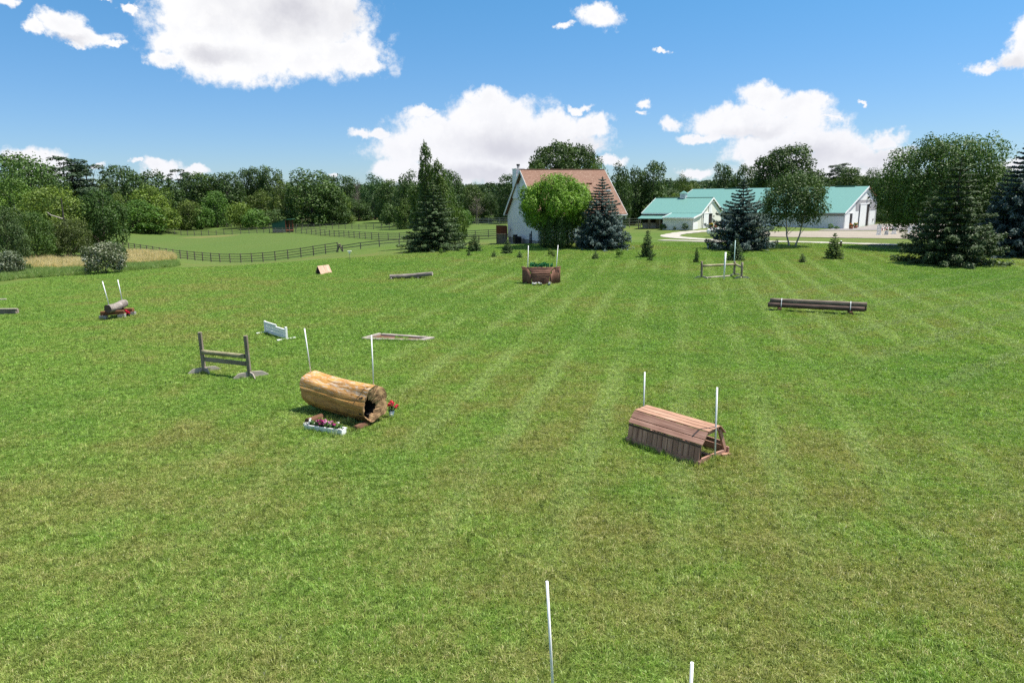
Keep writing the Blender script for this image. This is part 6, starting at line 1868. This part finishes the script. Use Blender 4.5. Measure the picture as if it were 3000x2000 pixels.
# ---- saplings dotted along the lawn
kind('sapling0', conifer(301, 1.6, 1.2, .05, 12, 11, 34, .15, .10, .0, .8, .3, .15, .2, trunk_r=.025), 1.6, 1.2, M_NEEDLE)
kind('sapling1', conifer(302, 2.0, 1.1, .05, 15, 11, 32, .15, .06, .03, .6, .3, .25, .3, trunk_r=.025), 2.0, 1.1, M_NEEDLE)
kind('sapling2', conifer(303, 1.2, .8, .05, 10, 9, 24, .13, .05, .03, .55, .3, .25, .3, trunk_r=.02), 1.2, .8, M_NEEDLE)
kind('leafy_sapling', broadleaf(304, 1.2, .9, .15, 420, .13, 14, (.14, .24), 1.0, airy=.4, trunk_r=.02), 1.2, .9, M_LEAF)
kind('thin_sapling', broadleaf(305, 2.4, 1.0, .7, 500, .16, 18, (.14, .24), 1.0, airy=.8, trunk_r=.02), 2.4, 1.0, M_LEAF)
SAP = [
 ('sapling0', 'largest bushy young spruce right of the big spruce', 1390, 736, 687, 46, (1.4, 1.5, 1.1)),
 ('sapling2', 'small sapling at the left foot of the bushy young spruce', 1374, 749, 733, 14, (1.5, 1.6, 1.0)),
 ('leafy_sapling', 'tiny pale leafy sapling in front of the big spruce', 1292, 746, 726, 14, (2.0, 2.0, .9)),
 ('thin_sapling', 'thin leaning sapling beside the big spruce, at the low fence', 1360, 712, 668, 24, (1.1, 1.2, .9)),
 ('sapling2', 'small dark sapling left of the house corner', 1447, 753, 735, 17, (1.5, 1.6, 1.0)),
 ('sapling0', 'conical young spruce in front of the wooden screen', 1487, 742, 702, 34, (1.3, 1.4, 1.1)),
 ('sapling2', 'small sapling left of the brush box poles', 1522, 755, 736, 19, (1.4, 1.5, 1.0)),
 ('leafy_sapling', 'leafy sapling just above the brush box', 1611, 750, 727, 16, (1.8, 1.6, .9)),
 ('leafy_sapling', 'second leafy sapling just above the brush box, a little lower', 1621, 755, 735, 14, (1.6, 1.4, .9)),
 ('sapling2', 'spindly sapling before the full blue spruce', 1744, 758, 736, 24, (1.6, 1.7, 1.0)),
 ('leafy_sapling', 'round light green sapling at the right foot of the full blue spruce', 1815, 754, 727, 23, (1.9, 2.0, .8)),
 ('sapling1', 'tall bushy young spruce standing alone right of the full blue spruce', 1895, 753, 676, 42, (1.3, 1.4, 1.0)),
 ('sapling2', 'small sapling at the right foot of the tall bushy young spruce', 1905, 764, 734, 17, (1.5, 1.6, 1.0)),
 ('sapling1', 'thin young spruce left of the corner rail jump', 2040, 769, 726, 18, (1.3, 1.4, 1.0)),
 ('sapling0', 'dense conical young spruce behind the corner rail jump', 2154, 762, 700, 52, (1.15, 1.3, 1.0)),
 ('sapling2', 'small dark spruce sapling alone on the lawn, right of the birch', 2350, 769, 743, 22, (1.2, 1.3, 1.0)),
 ('sapling0', 'light bushy young spruce with a tall leader beside the bollard lamp', 2441, 758, 684, 50, (1.9, 1.8, 1.1)),
 ('leafy_sapling', 'tiny brownish sapling left of the dense green spruce', 2658, 766, 745, 12, (2.4, 1.5, 1.0)),
]
for kd, lab, px, by, ty_, wpx, tint in SAP:
    gp = G(px, by); dep = gp.y * math.cos(R(PITCH)) + (CAM_H - gp.z) * math.sin(R(PITCH))
    put('young_tree', kd, lab, 'sapling', gp.x, gp.y, P(px, ty_, gp.y).z - gp.z, wpx * dep / FOC, tint, group='saplings along the lawn')
# plants against the stable and hall walls
for kd, lab, px, by, h, w_, tint in (('shrub0', 'green plant under the stable porch', 1943, 673.5, .9, 1.1, (1.3, 1.4, .8)), ('leafy_sapling', 'small plant against the lean-to wall', 1976, 675, .6, .5, (1, 1, .9)), ('leafy_sapling', 'dark bushy plant against the lean-to wall', 2006, 675, 1.0, 1.0, (.9, 1, .9)), ('leafy_sapling', 'bright plant against the riding hall front wall', 2433, 672.5, .9, .9, (1.8, 2.0, .8)), ('leafy_sapling', 'low plants against the riding hall, near its corner', 2452, 672.5, .5, .9, (1.6, 1.8, .8))):
    gp = G(px, by); put('wall_plant', kd, lab, 'plant', gp.x, gp.y, h, w_, tint)
# dead branch sticking out of the left tree
gp = P(160, 625, 71.0)
t = thing('dead_tree', 'broken dead tree with a pale bare limb in the left woods', 'tree', (gp.x + .4, 71.5, tz(gp.x, 71.5)))
b = MB(); b.tube((0, 0, 0), (.1, 0, 3.6), .12, .09, 8); b.tube((.1, 0, 3.6), (.35, -.3, 6.1), .09, .04, 8); b.build('trunk', M_BARK, t)
b = MB(); b.tube((.12, -.2, 4.05), (-.35, -1.2, 4.45), .06, .05, 8); b.tube((-.35, -1.2, 4.45), (-.55, -1.4, 4.75), .05, .03, 8); b.build('pale_limb', M_BIRCHBARK, t)

# ------------------------------------------------------------------ scattering of what nobody could count
def scatter(name, label, cat, pts, rots, scls, pieces, idx, kindw='stuff'):
    """one object: pieces (meshes) set at points"""
    me = bpy.data.meshes.new(name)
    n = len(pts)
    me.vertices.add(n); me.vertices.foreach_set('co', np.ascontiguousarray(pts, dtype=np.float32).ravel())
    for an, typ, arr in (('rot', 'FLOAT_VECTOR', rots), ('scl', 'FLOAT_VECTOR', scls)):
        a = me.attributes.new(an, typ, 'POINT'); a.data.foreach_set('vector', np.ascontiguousarray(arr, dtype=np.float32).ravel())
    a = me.attributes.new('pick', 'INT', 'POINT'); a.data.foreach_set('value', np.ascontiguousarray(idx, dtype=np.int32))
    o = mesh_obj(name, me, None)
    coll = bpy.data.collections.new(name + '_pieces')
    for i, m in enumerate(pieces):
        coll.objects.link(bpy.data.objects.new('%s_piece_%02d' % (name, i), m))
    ng = bpy.data.node_groups.new(name, 'GeometryNodeTree')
    ng.interface.new_socket('Geometry', in_out='INPUT', socket_type='NodeSocketGeometry')
    ng.interface.new_socket('Geometry', in_out='OUTPUT', socket_type='NodeSocketGeometry')
    nd, lk = ng.nodes, ng.links
    gi, go = nd.new('NodeGroupInput'), nd.new('NodeGroupOutput')
    ci = nd.new('GeometryNodeCollectionInfo'); ci.inputs['Collection'].default_value = coll; ci.inputs['Separate Children'].default_value = True; ci.inputs['Reset Children'].default_value = True
    ip = nd.new('GeometryNodeInstanceOnPoints'); ip.inputs['Pick Instance'].default_value = True
    def attr(an, typ):
        q = nd.new('GeometryNodeInputNamedAttribute'); q.data_type = typ; q.inputs['Name'].default_value = an
        return q.outputs['Attribute']
    lk.new(gi.outputs[0], ip.inputs['Points']); lk.new(ci.outputs[0], ip.inputs['Instance'])
    lk.new(attr('pick', 'INT'), ip.inputs['Instance Index']); lk.new(attr('scl', 'FLOAT_VECTOR'), ip.inputs['Scale'])
    e2r = nd.new('FunctionNodeEulerToRotation'); lk.new(attr('rot', 'FLOAT_VECTOR'), e2r.inputs[0]); lk.new(e2r.outputs[0], ip.inputs['Rotation'])
    lk.new(ip.outputs[0], go.inputs[0])
    md = o.modifiers.new('scatter', 'NODES'); md.node_group = ng
    o['label'] = label; o['category'] = cat; o['kind'] = kindw
    return o

# ---- lawn blades in square turves
def blade_mat(name, lawn=True, base=(.1, .16, .03), straw=(.42, .375, .17), dryshare=.2):
    n, bs, out = material(name)
    at = n.new('ShaderNodeAttribute', attribute_name='tone').outputs['Fac']
    ht = n.new('ShaderNodeAttribute', attribute_name='up').outputs['Fac']
    if lawn:
        pos = n.new('ShaderNodeNewGeometry').outputs['Position']
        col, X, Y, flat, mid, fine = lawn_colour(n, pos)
        dry = n.math('ADD', at, n.math('MULTIPLY', n.math('SUBTRACT', n.math('ADD', mid, n.math('MULTIPLY', fine, .5)), .75), .45))
        dry = n.math('ADD', dry, n.maprange(Y, 6.0, 28.0, .04, -.16))
        col = n.vmath('MULTIPLY', col, n.vmath('ADD', (0, 0, 0), n.maprange(at, .15, .8, .70, 2.5, False)))
        col = n.mix(n.math('MULTIPLY', n.maprange(dry, .70, .84), .85), col, straw)
    else:
        col = n.mix(n.maprange(at, 1 - dryshare - .2, 1 - dryshare + .2), base, straw)
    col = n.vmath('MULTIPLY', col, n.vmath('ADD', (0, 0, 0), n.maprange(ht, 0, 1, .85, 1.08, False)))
    n.link(col, bs.inputs['Base Color'])
    bs.inputs['Roughness'].default_value = .42
    bs.inputs['Specular IOR Level'].default_value = .35
    tr = n.new('ShaderNodeBsdfTranslucent'); n.link(n.vmath('MULTIPLY', col, (1.2, 1.3, .7)), tr.inputs[0])
    ms = n.new('ShaderNodeMixShader'); ms.inputs[0].default_value = .30
    n.link(bs.outputs[0], ms.inputs[1]); n.link(tr.outputs[0], ms.inputs[2]); n.link(ms.outputs[0], out.inputs[0])
    return MATS[name]
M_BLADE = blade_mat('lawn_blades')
M_HAY = blade_mat('tall_dry_grass', False, (.30, .30, .12), (.74, .60, .34), .62)
M_RANK = blade_mat('tall_green_grass', False, (.19, .29, .075), (.42, .40, .18), .18)

def turf(seed, size, n, hmin, hmax, wid, lean, mat, clump=0):
    """a square of blades; neighbouring blades share a tuft's height, tone and lean"""
    rg = np.random.default_rng(seed)
    xy = rg.uniform(-size / 2, size / 2, (n, 2))
    h = rg.uniform(hmin, hmax, n)
    tone = rg.random(n); la = rg.uniform(0, 2 * math.pi, n)
    if clump:
        cc = rg.uniform(-size / 2, size / 2, (clump, 2))
        k = np.argmin(((xy[:, None, :] - cc[None]) ** 2).sum(2), 1)
        ct, ch, ca = rg.random(clump), rg.uniform(.65, 1.4, clump), rg.uniform(0, 2 * math.pi, clump)
        tone = .5 * tone + .5 * ct[k]; h = h * ch[k]; la = ca[k] + rg.normal(0, .7, n)
    an = rg.uniform(0, 2 * math.pi, n); ln = h * np.abs(rg.normal(0, lean, n))
    side = np.c_[np.cos(an), np.sin(an), np.zeros(n)] * (wid * rg.uniform(.7, 1.3, n))[:, None] / 2
    b = np.c_[xy, np.zeros(n)]
    ld = np.c_[np.cos(la), np.sin(la), np.zeros(n)] * ln[:, None]
    m = b + ld * .35 + np.c_[np.zeros((n, 2)), h * .6]
    t = b + ld + np.c_[np.zeros((n, 2)), h * np.maximum(.35, 1 - .45 * (ln / h) ** 2)]
    V = np.stack([b - side, b + side, m + side * .8, m - side * .8, t], 1).reshape(-1, 3)
    i = np.arange(n) * 5
    F = np.concatenate([np.c_[i, i + 1, i + 2], np.c_[i, i + 2, i + 3], np.c_[i + 3, i + 2, i + 4]])
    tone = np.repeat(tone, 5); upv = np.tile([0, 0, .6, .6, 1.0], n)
    me = np_mesh('turf', V, F, False, {'tone': ('FLOAT', tone), 'up': ('FLOAT', upv)})
    me.materials.append(mat)
    return me
T1 = .60
near_t = [turf(400 + i, T1 * 1.16, 2600, .026, .058, .0075, .8, M_BLADE, 130) for i in range(5)]
near_t += [turf(410 + i, T1 * 1.16, 2500, .03, .075, .0075, .85, M_BLADE, 90) for i in range(2)]
far_t = [turf(420 + i, T1 * 1.16, 1100, .03, .062, .013, .8, M_BLADE, 70) for i in range(5)]
gx_, gy_ = np.meshgrid(np.arange(-72, 72, T1), np.arange(1.5, 80, T1))
gx_, gy_ = gx_.ravel(), gy_.ravel()
ok = (np.abs(gx_) < .84 * gy_ + 4)
ok &= (gy_ < 62) | ((gx_ > -10) & (gx_ < 34) & (gy_ < 72))
# mown lawn only: stop at the rank grass on the left
p_a, p_b = G(0, 838), G(520, 780)
edge = (gx_ - p_a.x) * (p_b.y - p_a.y) - (gy_ - p_a.y) * (p_b.x - p_a.x)
ok &= (edge > 0) | (gx_ > p_b.x)
gx_, gy_ = gx_[ok], gy_[ok]
# nothing grows on the dirt inside the ditch frame
dc = [G(1063, 994.5), G(1110, 981.5), G(1267, 993), G(1228, 1000)]
def inside(x, y, poly):
    r = np.zeros(len(x), dtype=bool)
    n = len(poly)
    for i in range(n):
        a, b_ = poly[i], poly[(i + 1) % n]
        c = ((a.y > y) != (b_.y > y)) & (x < (b_.x - a.x) * (y - a.y) / (b_.y - a.y + 1e-9) + a.x)
        r ^= c
    return r
keep = ~inside(gx_, gy_, dc)
gx_, gy_ = gx_[keep], gy_[keep]
n = len(gx_)
gx_ = gx_ + rng.uniform(-.035, .035, n); gy_ = gy_ + rng.uniform(-.035, .035, n)
pts = np.c_[gx_, gy_, terrain(gx_, gy_) - .004]
rots = np.c_[np.zeros((n, 2)), rng.integers(0, 4, n) * math.pi / 2 + rng.uniform(-.2, .2, n)]
hs = .9 + .2 * rng.random(n)
scls = np.c_[np.ones((n, 2)), hs]
dist = np.hypot(gx_, gy_)
idx = np.where(dist + rng.normal(0, 2.5, n) < 25, rng.integers(0, 7, n), 7 + rng.integers(0, 5, n))
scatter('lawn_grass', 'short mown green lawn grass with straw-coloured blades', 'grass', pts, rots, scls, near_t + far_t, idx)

# ---- longer grass the mower missed round the feet of the jumps
tuft_t = [turf(450 + i, .20, 70, .06, .15, .008, .55, M_BLADE, 6) for i in range(4)]
feet = []
def along(a, b, n, spread=.06):
    for f in np.linspace(0, 1, n): feet.append((a.x + (b.x - a.x) * f + rng.normal() * spread, a.y + (b.y - a.y) * f + rng.normal() * spread))
A, B = G(1838, 1297), G(2048, 1369); along(A, B, 20, .04)
along(G(2052, 1366), G(2145, 1334), 7); along(G(893, 1263), G(1002, 1279), 9, .03); along(G(1035, 1268), G(1130, 1248), 7); along(G(905, 1228), G(1035, 1240), 8)
for q in ((562, 1108), (598, 1095), (637, 1090), (694, 1125), (732, 1110), (772, 1109), (752, 1122), (779, 977), (840, 997), (862, 993), (1546, 832), (1560, 835), (1607, 835), (1638, 828), (2055, 817), (2120, 822), (2151, 809), (2172, 818), (2281, 915), (2490, 926), (304, 937), (357, 933), (388, 926), (1148, 1226), (2094, 1349)):
    g_ = G(*q); along(g_ - Vector((.15, .03, 0)), g_ + Vector((.15, -.03, 0)), 4)
along(G(2255, 914), G(2530, 926), 16, .12); along(G(1146, 820), G(1262, 814), 10, .1); along(G(927, 804), G(973, 800), 5); along(G(1560, 836), G(1610, 836), 6); along(G(1063, 996), G(1228, 1002), 14, .04); along(G(1110, 980), G(1268, 992), 12, .04)
FX = np.array(feet); n = len(FX)
scatter('uncut_tufts', 'longer grass tufts left round the feet of the jumps', 'grass', np.c_[FX, terrain(FX[:, 0], FX[:, 1])], np.c_[np.zeros((n, 2)), rng.uniform(0, 6.28, n)], np.repeat(rng.uniform(.6, 1.2, (n, 1)), 3, 1), tuft_t, rng.integers(0, 4, n))

# ---- uncut grass at the left edge: straw-coloured behind, green in front
def fill(poly, step, jit=.5):
    xs = [p.x for p in poly]; ys = [p.y for p in poly]
    X, Y = np.meshgrid(np.arange(min(xs), max(xs), step), np.arange(min(ys), max(ys), step))
    X, Y = X.ravel(), Y.ravel()
    X = X + rng.uniform(-jit, jit, len(X)) * step; Y = Y + rng.uniform(-jit, jit, len(Y)) * step
    k = inside(X, Y, poly); return X[k], Y[k]
hay_t = [turf(430 + i, .75, 420, .32, .72, .012, .38, M_HAY, 30) for i in range(3)]
rank_t = [turf(440 + i, .75, 420, .14, .42, .014, .6, M_RANK, 40) for i in range(3)]
def tall(name, label, polys, pieces):
    X, Y = [], []
    for pl in polys:
        x, y = fill([G(*q) for q in pl], .5); X.append(x); Y.append(y)
    X, Y = np.concatenate(X), np.concatenate(Y); n = len(X)
    scatter(name, label, 'grass', np.c_[X, Y, terrain(X, Y)], np.c_[np.zeros((n, 2)), rng.uniform(0, 6.28, n)], np.c_[np.ones((n, 2)), rng.uniform(.7, 1.2, n)], pieces, rng.integers(0, 3, n))
tall('dry_grass', 'tall straw-coloured grass beside the white-flecked shrub', [[(60, 792), (245, 790), (245, 770), (70, 772)], [(340, 778), (440, 774), (508, 763), (500, 752), (350, 752)], [(-40, 806), (40, 800), (40, 788), (-40, 792)]], hay_t)
tall('rank_grass', 'tall green uncut grass along the left edge of the lawn', [[(-60, 834), (70, 815), (250, 806), (250, 792), (60, 794), (-60, 812)], [(345, 796), (440, 790), (520, 778), (512, 765), (440, 776), (340, 782)]], rank_t)

# ---- woods that read as one mass: behind the tree line and on the far hill
wood_me = [KIND[k][1] for k in ('round0', 'round3', 'tall1', 'pine0')]
lite = []
for i in range(4):
    tr, cr = broadleaf(500 + i, 13, 9, .0, 900, .95, 26, (.13, .22), .9, shape=1.1)
    cr.materials.append(M_LEAF); lite.append(cr)
X = rng.uniform(-420, 420, 5200); Y = rng.uniform(250, 900, 5200)
k = np.hypot(X, Y) > 262
k &= np.abs(X) < Y * .95 + 30
k &= (rng.random(len(X)) < np.where(Y < 420, .55, 1.0))
X, Y = X[k], Y[k]; n = len(X)
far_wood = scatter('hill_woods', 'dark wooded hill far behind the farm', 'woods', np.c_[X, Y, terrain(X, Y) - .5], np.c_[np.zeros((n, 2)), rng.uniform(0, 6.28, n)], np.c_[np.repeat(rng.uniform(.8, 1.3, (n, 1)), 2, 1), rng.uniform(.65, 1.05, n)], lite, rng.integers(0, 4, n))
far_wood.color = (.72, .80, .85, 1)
# thicket that closes the gaps under the left tree line
TX, TY = [], []
for (pa, ya, pb, yb, m) in ((-60, 130, 330, 200, 60), (330, 205, 860, 222, 90), (860, 222, 1480, 240, 70), (1480, 165, 1700, 150, 24), (1780, 135, 2010, 150, 40), (1990, 185, 2620, 180, 80), (2600, 130, 3100, 110, 50), (-120, 95, 240, 98, 40)):
    for q in range(m):
        f = rng.random(); yy = ya + (yb - ya) * f + rng.uniform(0, 18)
        TX.append(P(pa + (pb - pa) * f, 650, yy).x); TY.append(yy)
TX, TY = np.array(TX), np.array(TY); n = len(TX)
th_ = scatter('thicket', 'dark leafy thicket filling the foot of the tree lines', 'thicket', np.c_[TX, TY, terrain(TX, TY) - .3], np.c_[np.zeros((n, 2)), rng.uniform(0, 6.28, n)], np.c_[np.repeat(rng.uniform(.5, .85, (n, 1)), 2, 1), rng.uniform(.35, .6, n)], [KIND[k][1] for k in ('round0', 'round3', 'round5', 'tall1')], rng.integers(0, 4, n))
